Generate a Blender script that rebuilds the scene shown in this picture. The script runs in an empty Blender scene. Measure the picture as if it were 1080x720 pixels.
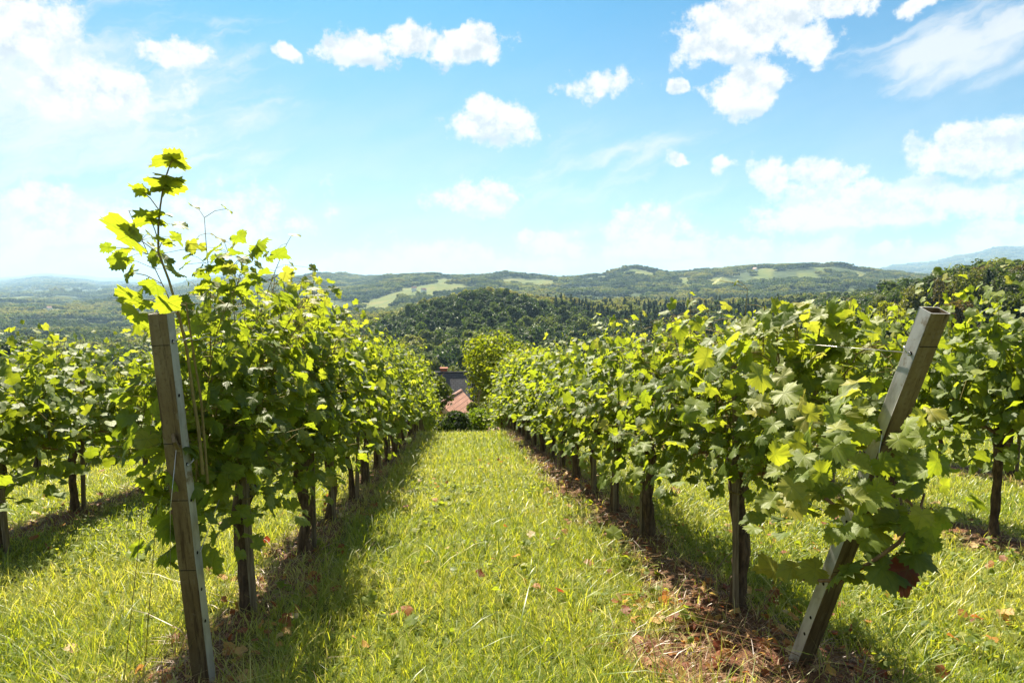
import bpy, bmesh, math, random
import numpy as np
from mathutils import Vector, Matrix

# ------------------------------------------------------------------ scene, camera, light
S = bpy.context.scene
COL = S.collection
F, W0, H0 = 720.0, 1080.0, 720.0
YAW, PIT, EYE = math.radians(4.53), math.radians(5.3), 1.4
cam = bpy.data.cameras.new('camera')
cam.sensor_width = 36.0
cam.lens = 24.0
cam.clip_start = 0.05
cam.clip_end = 60000
co = bpy.data.objects.new('camera', cam)
COL.objects.link(co)
co.location = (0, 0, EYE)
co.rotation_euler = (math.pi / 2 - PIT, 0, -YAW)
S.camera = co

SUN_EL, SUN_AZ = math.radians(50), math.radians(-13)     # azimuth from +Y towards +X
sun_dir = np.array([math.sin(SUN_AZ) * math.cos(SUN_EL), math.cos(SUN_AZ) * math.cos(SUN_EL), math.sin(SUN_EL)])
sl = bpy.data.lights.new('sun', 'SUN')
sl.energy = 5.0
sl.angle = math.radians(0.53)
sl.color = (1.0, 0.91, 0.74)
so = bpy.data.objects.new('sun', sl)
COL.objects.link(so)
so.rotation_euler = Vector(sun_dir).to_track_quat('Z', 'Y').to_euler()

S.view_settings.view_transform = 'Standard'
S.view_settings.look = 'None'
S.view_settings.exposure = 1.93
S.view_settings.gamma = 1.0
S.view_settings.use_curve_mapping = False
S.cycles.max_bounces = 8
S.cycles.diffuse_bounces = 5
S.cycles.glossy_bounces = 2
S.cycles.transmission_bounces = 5
S.cycles.transparent_max_bounces = 6
S.cycles.volume_bounces = 0
S.cycles.caustics_reflective = False
S.cycles.caustics_refractive = False
S.cycles.sample_clamp_indirect = 4.0
S.cycles.use_denoising = True
try:
    S.cycles.denoiser = 'OPENIMAGEDENOISE'
    S.cycles.denoising_prefilter = 'ACCURATE'
except Exception:
    pass

def pix_dir(px, py):
    fw = np.array([math.sin(YAW) * math.cos(PIT), math.cos(YAW) * math.cos(PIT), -math.sin(PIT)])
    rt = np.array([math.cos(YAW), -math.sin(YAW), 0.0])
    up = np.cross(rt, fw)
    return fw + rt * (px - W0 / 2) / F - up * (py - H0 / 2) / F

def at_y(px, py, y):
    d = pix_dir(px, py)
    return np.array([0, 0, EYE]) + d * (y / d[1])

def azel(px, py):
    d = pix_dir(px, py)
    return math.atan2(d[0], d[1]), math.atan2(d[2], math.hypot(d[0], d[1]))

# ------------------------------------------------------------------ node helpers
class NT:
    def __init__(self, tree):
        self.t = tree
    def n(self, kind, **kw):
        nd = self.t.nodes.new(kind)
        for k, v in kw.items():
            setattr(nd, k, v)
        return nd
    def set(self, sock, v):
        if isinstance(v, bpy.types.NodeSocket):
            self.t.links.new(v, sock)
        elif v is not None:
            sock.default_value = v
    def math(self, op, a, b=None, c=None, clamp=False):
        nd = self.n('ShaderNodeMath', operation=op, use_clamp=clamp)
        self.set(nd.inputs[0], a)
        if b is not None: self.set(nd.inputs[1], b)
        if c is not None: self.set(nd.inputs[2], c)
        return nd.outputs[0]
    def vec(self, op, a, b=None, out=0):
        nd = self.n('ShaderNodeVectorMath', operation=op)
        self.set(nd.inputs[0], a)
        if b is not None: self.set(nd.inputs[1], b)
        return nd.outputs[out]
    def mix(self, f, a, b, blend='MIX'):
        nd = self.n('ShaderNodeMix', data_type='RGBA', blend_type=blend)
        self.set(nd.inputs[0], f)
        self.set(nd.inputs[6], a)
        self.set(nd.inputs[7], b)
        return nd.outputs[2]
    def noise(self, vec, scale, detail=3, rough=0.55, dist=0.0, out=0):
        nd = self.n('ShaderNodeTexNoise')
        if vec is not None: self.set(nd.inputs['Vector'], vec)
        nd.inputs['Scale'].default_value = scale
        nd.inputs['Detail'].default_value = detail
        nd.inputs['Roughness'].default_value = rough
        nd.inputs['Distortion'].default_value = dist
        return nd.outputs[out]
    def smooth(self, v, a, b, lo=0.0, hi=1.0):
        nd = self.n('ShaderNodeMapRange', interpolation_type='SMOOTHSTEP')
        self.set(nd.inputs[0], v)
        nd.inputs[1].default_value = a
        nd.inputs[2].default_value = b
        nd.inputs[3].default_value = lo
        nd.inputs[4].default_value = hi
        return nd.outputs[0]
    def ramp(self, f, stops):
        nd = self.n('ShaderNodeValToRGB')
        cr = nd.color_ramp
        while len(cr.elements) < len(stops):
            cr.elements.new(0.5)
        for e, (p, c) in zip(cr.elements, stops):
            e.position = p
            e.color = (*c, 1)
        self.set(nd.inputs[0], f)
        return nd.outputs[0]
    def attr(self, name, out='Fac'):
        nd = self.n('ShaderNodeAttribute', attribute_name=name)
        return nd.outputs[out]

def new_mat(name):
    m = bpy.data.materials.new(name)
    m.use_nodes = True
    m.node_tree.nodes.clear()
    k = NT(m.node_tree)
    out = k.n('ShaderNodeOutputMaterial')
    return m, k, out

def principled(k, color, rough=0.7, spec=0.3, normal=None, metallic=0.0):
    p = k.n('ShaderNodeBsdfPrincipled')
    k.set(p.inputs['Base Color'], color)
    k.set(p.inputs['Roughness'], rough)
    k.set(p.inputs['Specular IOR Level'], spec)
    k.set(p.inputs['Metallic'], metallic)
    if normal is not None: k.set(p.inputs['Normal'], normal)
    return p.outputs[0]

def bump(k, h, strength=0.4, dist=0.02):
    b = k.n('ShaderNodeBump')
    b.inputs['Strength'].default_value = strength
    b.inputs['Distance'].default_value = dist
    k.set(b.inputs['Height'], h)
    return b.outputs[0]

# ------------------------------------------------------------------ world: Nishita sky with cumulus and cirrus by direction
wd = bpy.data.worlds.new('World')
S.world = wd
wd.use_nodes = True
wd.node_tree.nodes.clear()
k = NT(wd.node_tree)
wout = k.n('ShaderNodeOutputWorld')
bg = k.n('ShaderNodeBackground')
bg.inputs['Strength'].default_value = 0.05
sky = k.n('ShaderNodeTexSky', sky_type='NISHITA')
sky.sun_disc = False
sky.sun_elevation = SUN_EL
sky.sun_rotation = SUN_AZ
sky.air_density = 1.0
sky.dust_density = 1.2
sky.ozone_density = 1.5
sky.altitude = 300
tc = k.n('ShaderNodeTexCoord')
sep = k.n('ShaderNodeSeparateXYZ')
k.set(sep.inputs[0], tc.outputs['Generated'])
az = k.math('ARCTAN2', sep.outputs[0], sep.outputs[1])
el = k.math('ARCSINE', sep.outputs[2])
cmb = k.n('ShaderNodeCombineXYZ')
k.set(cmb.inputs[0], az)
k.set(cmb.inputs[1], el)
uv = cmb.outputs[0]
warp = k.vec('SUBTRACT', k.noise(uv, 22.0, 3, 0.6, out=1), (0.5, 0.5, 0.5))
uvw = k.vec('ADD', uv, k.vec('MULTIPLY', warp, (0.045, 0.035, 0)))

def blobs(lst, uvv):
    """largest of a set of soft ellipses (pixel centre, pixel radii, lift) laid out in azimuth and elevation"""
    acc = None
    for (px, py, rx, ry, amp) in lst:
        a, e = azel(px, py)
        a1, _ = azel(px + 5, py)
        _, e1 = azel(px, py - 5)
        sx, sy = (a1 - a) / 5 * rx, (e1 - e) / 5 * ry
        d = k.vec('MULTIPLY', k.vec('SUBTRACT', uvv, (a, e, 0)), (1 / sx, 1 / sy, 0))
        r = k.vec('LENGTH', d, out=1)
        v = k.math('MULTIPLY', k.math('SUBTRACT', 1.0, r), amp)
        if acc is None: acc = v
        else: acc = k.math('SMOOTH_MAX', acc, v, 0.12)
    return acc

PUFF = [(800, 22, 88, 38, 1), (868, 6, 55, 20, .9), (760, 48, 52, 26, .9), (790, 92, 42, 34, 1), (850, 45, 40, 22, .8),
        (375, 54, 46, 22, 1), (435, 46, 34, 22, .9), (492, 48, 50, 23, 1), (304, 56, 14, 11, .9),
        (520, 128, 52, 26, 1), (502, 209, 48, 22, .8), (575, 255, 34, 13, .85),
        (1030, 160, 88, 30, 1), (990, 214, 110, 27, .95), (868, 217, 80, 32, .9), (870, 182, 44, 15, .9), (812, 185, 22, 22, .85),
        (680, 250, 50, 34, .8), (710, 262, 44, 18, .8), (455, 275, 90, 22, .7), (400, 278, 50, 16, .7),
        (780, 266, 34, 15, .75), (862, 270, 52, 18, .8), (1050, 256, 62, 22, .9), (960, 268, 70, 12, .6), (630, 90, 40, 14, .55),
        (712, 93, 12, 9, .9), (742, 96, 12, 7, .6), (712, 170, 13, 9, .8), (765, 174, 14, 8, .7), (975, 3, 24, 14, .8),
        (95, 95, 95, 42, .8), (20, 30, 70, 50, .85), (190, 55, 44, 14, .55), (50, 235, 110, 42, .7), (240, 252, 60, 14, .6), (250, 222, 80, 26, .3), (330, 282, 60, 10, .6), (560, 278, 60, 9, .5), (60, 272, 110, 16, .6), (600, 262, 30, 10, .6), (735, 280, 50, 9, .6)]
WISP = [(1000, 55, 130, 44, 1), (1060, 30, 70, 40, .9), (660, 160, 90, 34, .55), (60, 110, 300, 150, .75), (30, 250, 200, 70, .6), (600, 215, 120, 40, .25)]
n1 = k.noise(uv, 24.0, 10, 0.68)
n2 = k.noise(k.vec('ADD', uv, (-0.006, 0.018, 0)), 24.0, 7, 0.64)
fld = k.math('ADD', blobs(PUFF, uvw), k.math('MULTIPLY', k.math('SUBTRACT', n1, 0.5), 2.3))
puff = k.smooth(fld, -0.10, 0.30)
core = k.smooth(fld, 0.0, 0.42)
wuv = k.vec('MULTIPLY', uvw, (7.0, 26.0, 1))
rotn = k.n('ShaderNodeVectorRotate')
k.set(rotn.inputs['Vector'], uvw)
rotn.inputs['Angle'].default_value = -0.35
wuv = k.vec('MULTIPLY', rotn.outputs[0], (6.0, 24.0, 1))
wn = k.noise(wuv, 1.4, 7, 0.6, 0.4)
wisp = k.math('MULTIPLY', k.smooth(k.math('ADD', blobs(WISP, uvw), k.math('MULTIPLY', k.math('SUBTRACT', wn, 0.5), 1.9)), 0.0, 0.8), 0.9)
shade = k.smooth(k.math('SUBTRACT', n1, n2), -0.17, 0.07)
# thin humid veil that whitens the air towards the horizon, thickest on the sunny side
veil = k.math('MULTIPLY', k.smooth(el, 0.42, 0.02), k.smooth(k.noise(wuv, 0.8, 4), 0.1, 0.8, 0.55, 1.0))
veil = k.math('MULTIPLY', veil, k.smooth(k.math('ADD', az, k.math('MULTIPLY', el, 0.8)), 0.75, -0.25, 0.62, 1.0))
skyc = k.mix(1.0, sky.outputs[0], (0.16, 0.51, 0.64, 1), 'MULTIPLY')
skyc = k.mix(k.math('MULTIPLY', veil, 0.93), skyc, (4.0, 4.55, 4.8, 1))
skyc = k.mix(wisp, skyc, (4.7, 4.85, 4.95, 1))
cl = k.mix(shade, (3.55, 3.95, 4.3, 1), (5.4, 5.4, 5.35, 1))
cl = k.mix(core, (4.8, 4.95, 5.0, 1), cl)
BASE = [(1015, 193, 95, 11, 1), (930, 243, 130, 10, 1), (795, 118, 46, 10, .8), (770, 66, 60, 9, .6), (430, 70, 105, 9, .8), (522, 146, 50, 9, .8), (505, 224, 44, 7, .6), (685, 276, 60, 10, .7), (95, 138, 100, 16, .6)]  # cloud undersides: their shade is painted into the sky colour
base = k.smooth(k.math('ADD', blobs(BASE, uvw), k.math('MULTIPLY', k.math('SUBTRACT', n1, 0.5), 0.8)), 0.05, 0.7)
cl = k.mix(k.math('MULTIPLY', base, 0.75), cl, (3.1, 3.75, 4.2, 1))
over = k.math('MULTIPLY', k.smooth(el, 0.44, 0.68), k.smooth(k.noise(tc.outputs['Generated'], 3.0, 5, 0.6), 0.40, 0.56))  # unseen broken cloud overhead, added to lift the fill light in the shade
skyc = k.mix(puff, skyc, cl)
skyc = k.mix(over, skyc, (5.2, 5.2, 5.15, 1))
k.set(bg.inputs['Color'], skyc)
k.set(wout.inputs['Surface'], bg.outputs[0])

# ------------------------------------------------------------------ mesh helpers
def link(name, me, mat=None, parent=None, loc=None):
    o = bpy.data.objects.new(name, me)
    COL.objects.link(o)
    if me is not None and mat is not None:
        for m in (mat if isinstance(mat, (list, tuple)) else [mat]):
            me.materials.append(m)
    if parent is not None: o.parent = parent
    if loc is not None: o.location = loc
    return o

def mesh_np(name, V, polys, attrs=None, smooth=False, midx=None):
    """polys: list of int arrays (n,k); attrs: {name: array per vertex (n,) or (n,2)}"""
    me = bpy.data.meshes.new(name)
    V = np.asarray(V, dtype=np.float32)
    polys = [np.asarray(p, dtype=np.int32) for p in polys if len(p)]
    loops = np.concatenate([p.ravel() for p in polys])
    sizes = np.concatenate([np.full(len(p), p.shape[1], dtype=np.int32) for p in polys])
    starts = np.concatenate([[0], np.cumsum(sizes)[:-1]]).astype(np.int32)
    me.vertices.add(len(V))
    me.vertices.foreach_set('co', V.ravel())
    me.loops.add(len(loops))
    me.loops.foreach_set('vertex_index', loops)
    me.polygons.add(len(sizes))
    me.polygons.foreach_set('loop_start', starts)
    try:
        me.polygons.foreach_set('loop_total', sizes)
    except Exception:
        pass
    if midx is not None:
        me.polygons.foreach_set('material_index', np.asarray(midx, dtype=np.int32))
    me.update(calc_edges=True)
    me.polygons.foreach_set('use_smooth', np.full(len(sizes), bool(smooth)))
    for an, arr in (attrs or {}).items():
        arr = np.asarray(arr, dtype=np.float32)
        if arr.ndim == 1:
            a = me.attributes.new(an, 'FLOAT', 'POINT')
            a.data.foreach_set('value', arr)
        else:
            a = me.attributes.new(an, 'FLOAT2', 'POINT')
            a.data.foreach_set('vector', arr.ravel())
    return me

class Geo:
    """collects tubes, boxes and loose polygons for ONE mesh"""
    def __init__(self):
        self.V, self.P, self.M = [], [], []
    def add(self, V, P, m=0):
        b = len(self.V)
        self.V += [tuple(v) for v in V]
        for p in P:
            self.P.append([i + b for i in p])
            self.M.append(m)
    def tube(self, pts, rad, n=6, m=0, cap=True, jit=0.0, rng=None):
        pts = [np.asarray(p, float) for p in pts]
        V = []
        N = len(pts)
        ref = np.array([0.31, 0.17, 0.93])
        for i, p in enumerate(pts):
            t = pts[min(i + 1, N - 1)] - pts[max(i - 1, 0)]
            t = t / (np.linalg.norm(t) + 1e-9)
            if abs(t @ ref) > 0.95: ref = np.array([0.9, 0.3, 0.1])
            a = np.cross(t, ref); a /= np.linalg.norm(a)
            b = np.cross(t, a)
            r = rad[i] if hasattr(rad, '__len__') else rad
            for j in range(n):
                q = 2 * math.pi * j / n
                rr = r * (1 + (rng.uniform(-jit, jit) if rng is not None else 0))
                V.append(p + rr * (math.cos(q) * a + math.sin(q) * b))
        P = [[i * n + j, i * n + (j + 1) % n, (i + 1) * n + (j + 1) % n, (i + 1) * n + j] for i in range(N - 1) for j in range(n)]
        if cap:
            P.append([j for j in range(n)][::-1])
            P.append([(N - 1) * n + j for j in range(n)])
        self.add(V, P, m)
    def box(self, c, s, m=0, rot=None):
        c = np.asarray(c, float)
        V = []
        for z in (-1, 1):
            for (x, y) in ((-1, -1), (1, -1), (1, 1), (-1, 1)):
                v = np.array([x * s[0] / 2, y * s[1] / 2, z * s[2] / 2])
                if rot is not None: v = rot @ v
                V.append(c + v)
        self.add(V, [[3, 2, 1, 0], [4, 5, 6, 7], [0, 1, 5, 4], [1, 2, 6, 5], [2, 3, 7, 6], [3, 0, 4, 7]], m)
    def mesh(self, name, smooth=False):
        me = bpy.data.meshes.new(name)
        me.from_pydata([tuple(map(float, v)) for v in self.V], [], self.P)
        me.polygons.foreach_set('material_index', self.M)
        me.polygons.foreach_set('use_smooth', [smooth] * len(self.P))
        me.update()
        return me

def tag(o, label=None, cat=None, group=None, kind=None):
    if label: o['label'] = label
    if cat: o['category'] = cat
    if group: o['group'] = group
    if kind: o['kind'] = kind
    return o

def empty(name, loc=(0, 0, 0)):
    o = bpy.data.objects.new(name, None)
    o.empty_display_size = 0.2
    COL.objects.link(o)
    o.location = [float(v) for v in loc]
    return o

def copy_tree(root):
    c = root.copy()
    COL.objects.link(c)
    for ch in list(root.children):
        d = ch.copy()
        COL.objects.link(d)
        d.parent = c
        for g in list(ch.children):
            e = g.copy()
            COL.objects.link(e)
            e.parent = d
    return c

def sstep(a, b, x):
    t = np.clip((x - a) / (b - a), 0, 1)
    return t * t * (3 - 2 * t)

# smooth value noise on a lattice, for terrain and patches
def vnoise(x, y, seed=0):
    x = np.asarray(x, float); y = np.asarray(y, float)
    xi, yi = np.floor(x).astype(np.int64), np.floor(y).astype(np.int64)
    fx, fy = x - xi, y - yi
    fx = fx * fx * (3 - 2 * fx); fy = fy * fy * (3 - 2 * fy)
    def h(a, b):
        n = (a * 374761393 + b * 668265263 + seed * 974711) & 0x7fffffff
        n = ((n ^ (n >> 13)) * 1274126177) & 0x7fffffff
        return ((n ^ (n >> 16)) & 0xffff) / 65535.0
    return (h(xi, yi) * (1 - fx) + h(xi + 1, yi) * fx) * (1 - fy) + (h(xi, yi + 1) * (1 - fx) + h(xi + 1, yi + 1) * fx) * fy
def fbm(x, y, seed=0, o=4):
    s, a, t = 0, 1.0, 0
    for i in range(o):
        s = s + a * vnoise(np.asarray(x) * 2 ** i, np.asarray(y) * 2 ** i, seed + i); t += a; a *= 0.5
    return s / t

# ------------------------------------------------------------------ terrain
SLOPE = 0.153
ROWS = {'L1': -1.243, 'L2': -4.07, 'L3': -6.9, 'R1': 1.585, 'R2': 4.42, 'R3': 7.25}
DN = np.array([60, 100, 180, 250, 400, 550, 700, 1000, 1500, 2000, 2800, 4000, 7000, 12000, 25000.])
# height of the wood's top seen in each direction (pixel column) at each distance, as a picture row; horizon at row 293
TAB = {
 -300: [450, 430, 385, 350, 365, 355, 350, 342, 334, 326, 318, 310, 302, 298, 293],
    0: [455, 430, 378, 349, 366, 356, 350, 342, 334, 326, 318, 310, 302, 297, 291.5],
  150: [460, 440, 405, 385, 368, 358, 352, 344, 335, 326, 318, 310, 302, 297, 292],
  300: [463, 440, 405, 385, 370, 358, 350, 335, 325, 315, 301, 293, 297, 294, 292],
  345: [463, 440, 407, 386, 368, 352, 342, 336, 325, 313, 299, 287, 297, 294, 292],
  390: [464, 440, 410, 388, 362, 341, 331, 336, 325, 312, 299, 294, 297, 294, 292],
  460: [466, 440, 410, 386, 344, 314, 316, 324, 320, 305, 290, 292, 297, 294, 292],
  520: [466, 440, 410, 384, 338, 303, 306, 315, 316, 303, 290, 292, 297, 294, 292],
  590: [466, 440, 410, 382, 345, 320, 316, 317, 312, 303, 293, 297, 297, 294, 292],
  635: [466, 440, 410, 380, 350, 332, 322, 318, 314, 302, 289, 297, 298, 295, 293],
 665: [466, 440, 408, 376, 347, 332, 322, 318, 315, 300, 281, 297, 297, 294, 292],
  705: [466, 440, 406, 374, 345, 330, 320, 318, 314, 299, 288, 297, 297, 294, 292],
  780: [460, 430, 396, 366, 339, 324, 316, 316, 312, 298, 282, 297, 297, 294, 290],
  880: [440, 400, 352, 327, 315, 312, 311, 310, 308, 296, 282, 290, 295, 288, 286],
  960: [430, 380, 333, 306, 297, 300, 303, 304, 308, 297, 289, 292, 290, 281, 285],
 1020: [425, 370, 314, 288, 286, 296, 303, 304, 308, 299, 296, 294, 286, 275, 285],
 1080: [420, 360, 304, 277, 283, 296, 303, 304, 308, 300, 298, 294, 284, 268, 280],
 1400: [420, 355, 295, 270, 280, 296, 303, 304, 308, 300, 298, 294, 284, 270, 280],
}
PXS = sorted(TAB)
AZS = np.array([math.atan((p - 540) / F) + YAW for p in PXS])
ZT = np.array([[EYE + (293 - yy) / F * d for yy, d in zip(TAB[p], DN)] for p in PXS])

def wood_h(d):
    return 5 + 8 * sstep(60, 180, d) + 3 * sstep(1000, 3000, d)

def ground_z(x, y, rough=True):
    x = np.asarray(x, float); y = np.asarray(y, float)
    r = np.hypot(x, y) + 1e-6
    az = np.arctan2(x, y)
    # near vineyard slope: steady fall, steeper past the brow
    yy = np.maximum(y, -6)
    q = np.maximum(yy - 17.0, 0)
    near = -SLOPE * yy - np.where(q < 8, 0.016 * q * q, 0.016 * 64 + 0.256 * (q - 8))
    near = near - 0.035 * np.maximum(-x - 5.5, 0) ** 1.3 - 0.01 * np.maximum(x - 9, 0)
    if rough:
        near = near + 0.05 * (fbm(x * 1.1, y * 1.1, 3) - 0.5) + 0.025 * (fbm(x * 5, y * 5, 9, 2) - 0.5)
        for rx in ROWS.values():
            near = near + 0.06 * np.exp(-((x - rx) / 0.28) ** 2)
    # far land
    ia = np.clip(np.searchsorted(AZS, az) - 1, 0, len(AZS) - 2)
    ta = np.clip((az - AZS[ia]) / (AZS[ia + 1] - AZS[ia]), 0, 1); ta = ta * ta * (3 - 2 * ta)
    lr = np.log(np.clip(r, DN[0], DN[-1])); ln = np.log(DN)
    idd = np.clip(np.searchsorted(ln, lr) - 1, 0, len(DN) - 2)
    td = np.clip((lr - ln[idd]) / (ln[idd + 1] - ln[idd]), 0, 1); td = td * td * (3 - 2 * td)
    zt = (ZT[ia, idd] * (1 - ta) + ZT[ia + 1, idd] * ta) * (1 - td) + (ZT[ia, idd + 1] * (1 - ta) + ZT[ia + 1, idd + 1] * ta) * td
    far = zt - wood_h(r)
    if rough:
        far = far + r * 0.017 * (fbm(x / (r * .06 + 25), y / (r * .06 + 25), 21, 3) - 0.5) * sstep(120, 500, r)
        far = far + 52 * (fbm(x / 300, y / 300, 5, 3) - 0.5) * sstep(1100, 2500, r) * (1 - .6 * sstep(3500, 6000, r))
        far = far + 75 * (fbm(x / 1000, y / 1000, 8, 3) - 0.5) * sstep(2800, 4500, r) * (1 - sstep(14000, 20000, r))
    w = sstep(32, 75, r)
    return near * (1 - w) + far * w

# meadows and fields among the far woods: (picture column, row, half-width, distance from, to)
FIELDS = [(405, 24, 1500, 2150), (440, 42, 1750, 2300), (470, 16, 2200, 2650), (560, 40, 2250, 2500), (612, 18, 1800, 2300), (675, 22, 2300, 2600),
          (655, 10, 1850, 2150), (760, 14, 1900, 2350), (805, 10, 2250, 2600), (720, 9, 2100, 2500), (850, 16, 2100, 2400), (500, 20, 1250, 1500),
          (640, 22, 1150, 1300), (60, 26, 2300, 2700), (120, 40, 3300, 3900), (20, 30, 3900, 4800), (90, 14, 1650, 1850), (40, 60, 5600, 6600),
          (140, 60, 6800, 8000), (330, 26, 2000, 2300), (745, 9, 2450, 2700), (775, 7, 2050, 2150), (820, 8, 2050, 2180), (865, 9, 2400, 2650), (690, 8, 2350, 2480), (640, 7, 2450, 2600), (600, 9, 2050, 2200), (520, 12, 2550, 2750), (485, 8, 2000, 2150), (905, 8, 2300, 2500), (735, 6, 1750, 1850), (835, 5, 1700, 1800), (180, 30, 2600, 3000), (10, 14, 1300, 1450), (70, 9, 1250, 1330), (895, 12, 1500, 1800), (530, 8, 1700, 2150), (585, 9, 2350, 2650), (700, 14, 1700, 1900)]
def meadow(x, y):
    r = np.hypot(x, y); px = 540 + F * np.tan(np.clip(np.arctan2(x, y) - YAW, -1.3, 1.3))
    m = np.zeros_like(r)
    for (c, hw, d0, d1) in FIELDS:
        e = ((px - c) / hw) ** 2 + ((r - (d0 + d1) / 2) / ((d1 - d0) / 2)) ** 2
        e = e + 2.2 * (fbm(x / 110, y / 110, c, 3) - 0.5)
        m = np.maximum(m, 1 - sstep(0.85, 1.0, e))
    return m

def soil_mask(x, y):
    m = np.zeros_like(x)
    j = 0.5 * (fbm(x * 2.2, y * 2.2, 40, 3) - 0.5)
    for n, rx in ROWS.items():
        hw = 0.22 if n[0] == 'R' else 0.19
        m = np.maximum(m, 1 - sstep(hw - 0.14, hw + 0.16, np.abs(x - rx + (0.08 if n == 'R1' else 0)) + j))
    m = m * sstep(2.0, 2.6, y) * (1 - sstep(24, 27, y))
    # trodden bare patch at the foot of the right end post
    e = np.hypot((x - 1.42) / 0.62, (y - 3.1) / 0.6) + j * 1.5
    m = np.maximum(m, 1 - sstep(0.65, 1.0, e))
    return m

azf = np.radians(np.arange(-58, 62.01, 0.36))
azc = np.radians(np.arange(66, 298, 5.0))
azs = np.concatenate([azf, azc])
rings = [0.35]
while rings[-1] < 25500: rings.append(rings[-1] * 1.033 + 0.0)
rings = np.array(rings)
A, R = np.meshgrid(azs, rings)
X, Y = R * np.sin(A), R * np.cos(A)
Z = ground_z(X, Y)
na = len(azs)
V = np.stack([X, Y, Z], -1).reshape(-1, 3)
V = np.concatenate([V, [[0, 0, float(ground_z(0, 0))]]])
ii, jj = np.meshgrid(np.arange(len(rings) - 1), np.arange(na), indexing='ij')
j2 = (jj + 1) % na
quads = np.stack([ii * na + jj, (ii + 1) * na + jj, (ii + 1) * na + j2, ii * na + j2], -1).reshape(-1, 4)[:, ::-1]
tri = np.stack([np.full(na, len(V) - 1), np.arange(na), (np.arange(na) + 1) % na], -1)[:, ::-1]
vx, vy = V[:, 0], V[:, 1]
vr = np.hypot(vx, vy)
GROUND_MIN, GROUND_MAX = float(V[:, 2].min()), float(V[:, 2].max())

m, k, out = new_mat('ground')
geo = k.n('ShaderNodeNewGeometry')
pos = geo.outputs['Position']
soil = k.attr('soil'); mead = k.attr('meadow'); wood = k.attr('wood')
g1 = k.noise(pos, 3.0, 5)
g2 = k.noise(pos, 30.0, 4)
grass = k.ramp(g1, [(0.3, (0.06, 0.08, 0.014)), (0.55, (0.10, 0.115, 0.022)), (0.75, (0.15, 0.13, 0.04))])
so1 = k.ramp(g2, [(0.3, (0.045, 0.024, 0.013)), (0.5, (0.10, 0.052, 0.028)), (0.68, (0.19, 0.12, 0.065))])
so2 = k.mix(k.smooth(k.noise(pos, 7.0, 3), 0.5, 0.65), so1, (0.11, 0.045, 0.028, 1))
c = k.mix(soil, grass, so2)
fl = k.ramp(k.noise(pos, 0.02, 4), [(0.35, (0.020, 0.032, 0.010)), (0.65, (0.045, 0.062, 0.016))])
c = k.mix(wood, c, fl)
stripe = k.n('ShaderNodeTexWave', wave_type='BANDS', bands_direction='DIAGONAL')
k.set(stripe.inputs['Vector'], pos)
stripe.inputs['Scale'].default_value = 0.03
stripe.inputs['Distortion'].default_value = 3
md = k.ramp(k.noise(pos, 0.011, 5, 0.65), [(0.38, (0.055, 0.075, 0.014)), (0.5, (0.085, 0.098, 0.018)), (0.62, (0.12, 0.11, 0.028))])
md = k.mix(k.math('MULTIPLY', stripe.outputs['Fac'], 0.25), md, (0.07, 0.11, 0.025, 1))
c = k.mix(mead, c, md)
hgt = k.math('ADD', k.math('MULTIPLY', g2, 0.6), k.noise(pos, 90.0, 3))
k.set(out.inputs['Surface'], principled(k, c, 0.95, 0.1, bump(k, hgt, 0.7, 0.03)))
M_ground = m
me = mesh_np('ground', V, [quads, tri], dict(soil=soil_mask(vx, vy), meadow=meadow(vx, vy), wood=sstep(30, 60, vr)), smooth=True)
g = tag(link('ground', me, M_ground), kind='structure')

# ------------------------------------------------------------------ air: one box of thin haze round everything
hb = Geo()
ztop = GROUND_MAX + 45
hb.box((0, 0, (GROUND_MIN - 1 + ztop) / 2), (53000, 53000, ztop - GROUND_MIN + 1))
m, k, out = new_mat('haze')
pv = k.n('ShaderNodeVolumePrincipled')
pv.inputs['Color'].default_value = (0.48, 0.74, 1.0, 1)
pv.inputs['Density'].default_value = 7.5e-5
pv.inputs['Anisotropy'].default_value = 0.1
k.set(out.inputs['Volume'], pv.outputs[0])
tag(link('haze', hb.mesh('haze'), m), kind='stuff')

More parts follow.
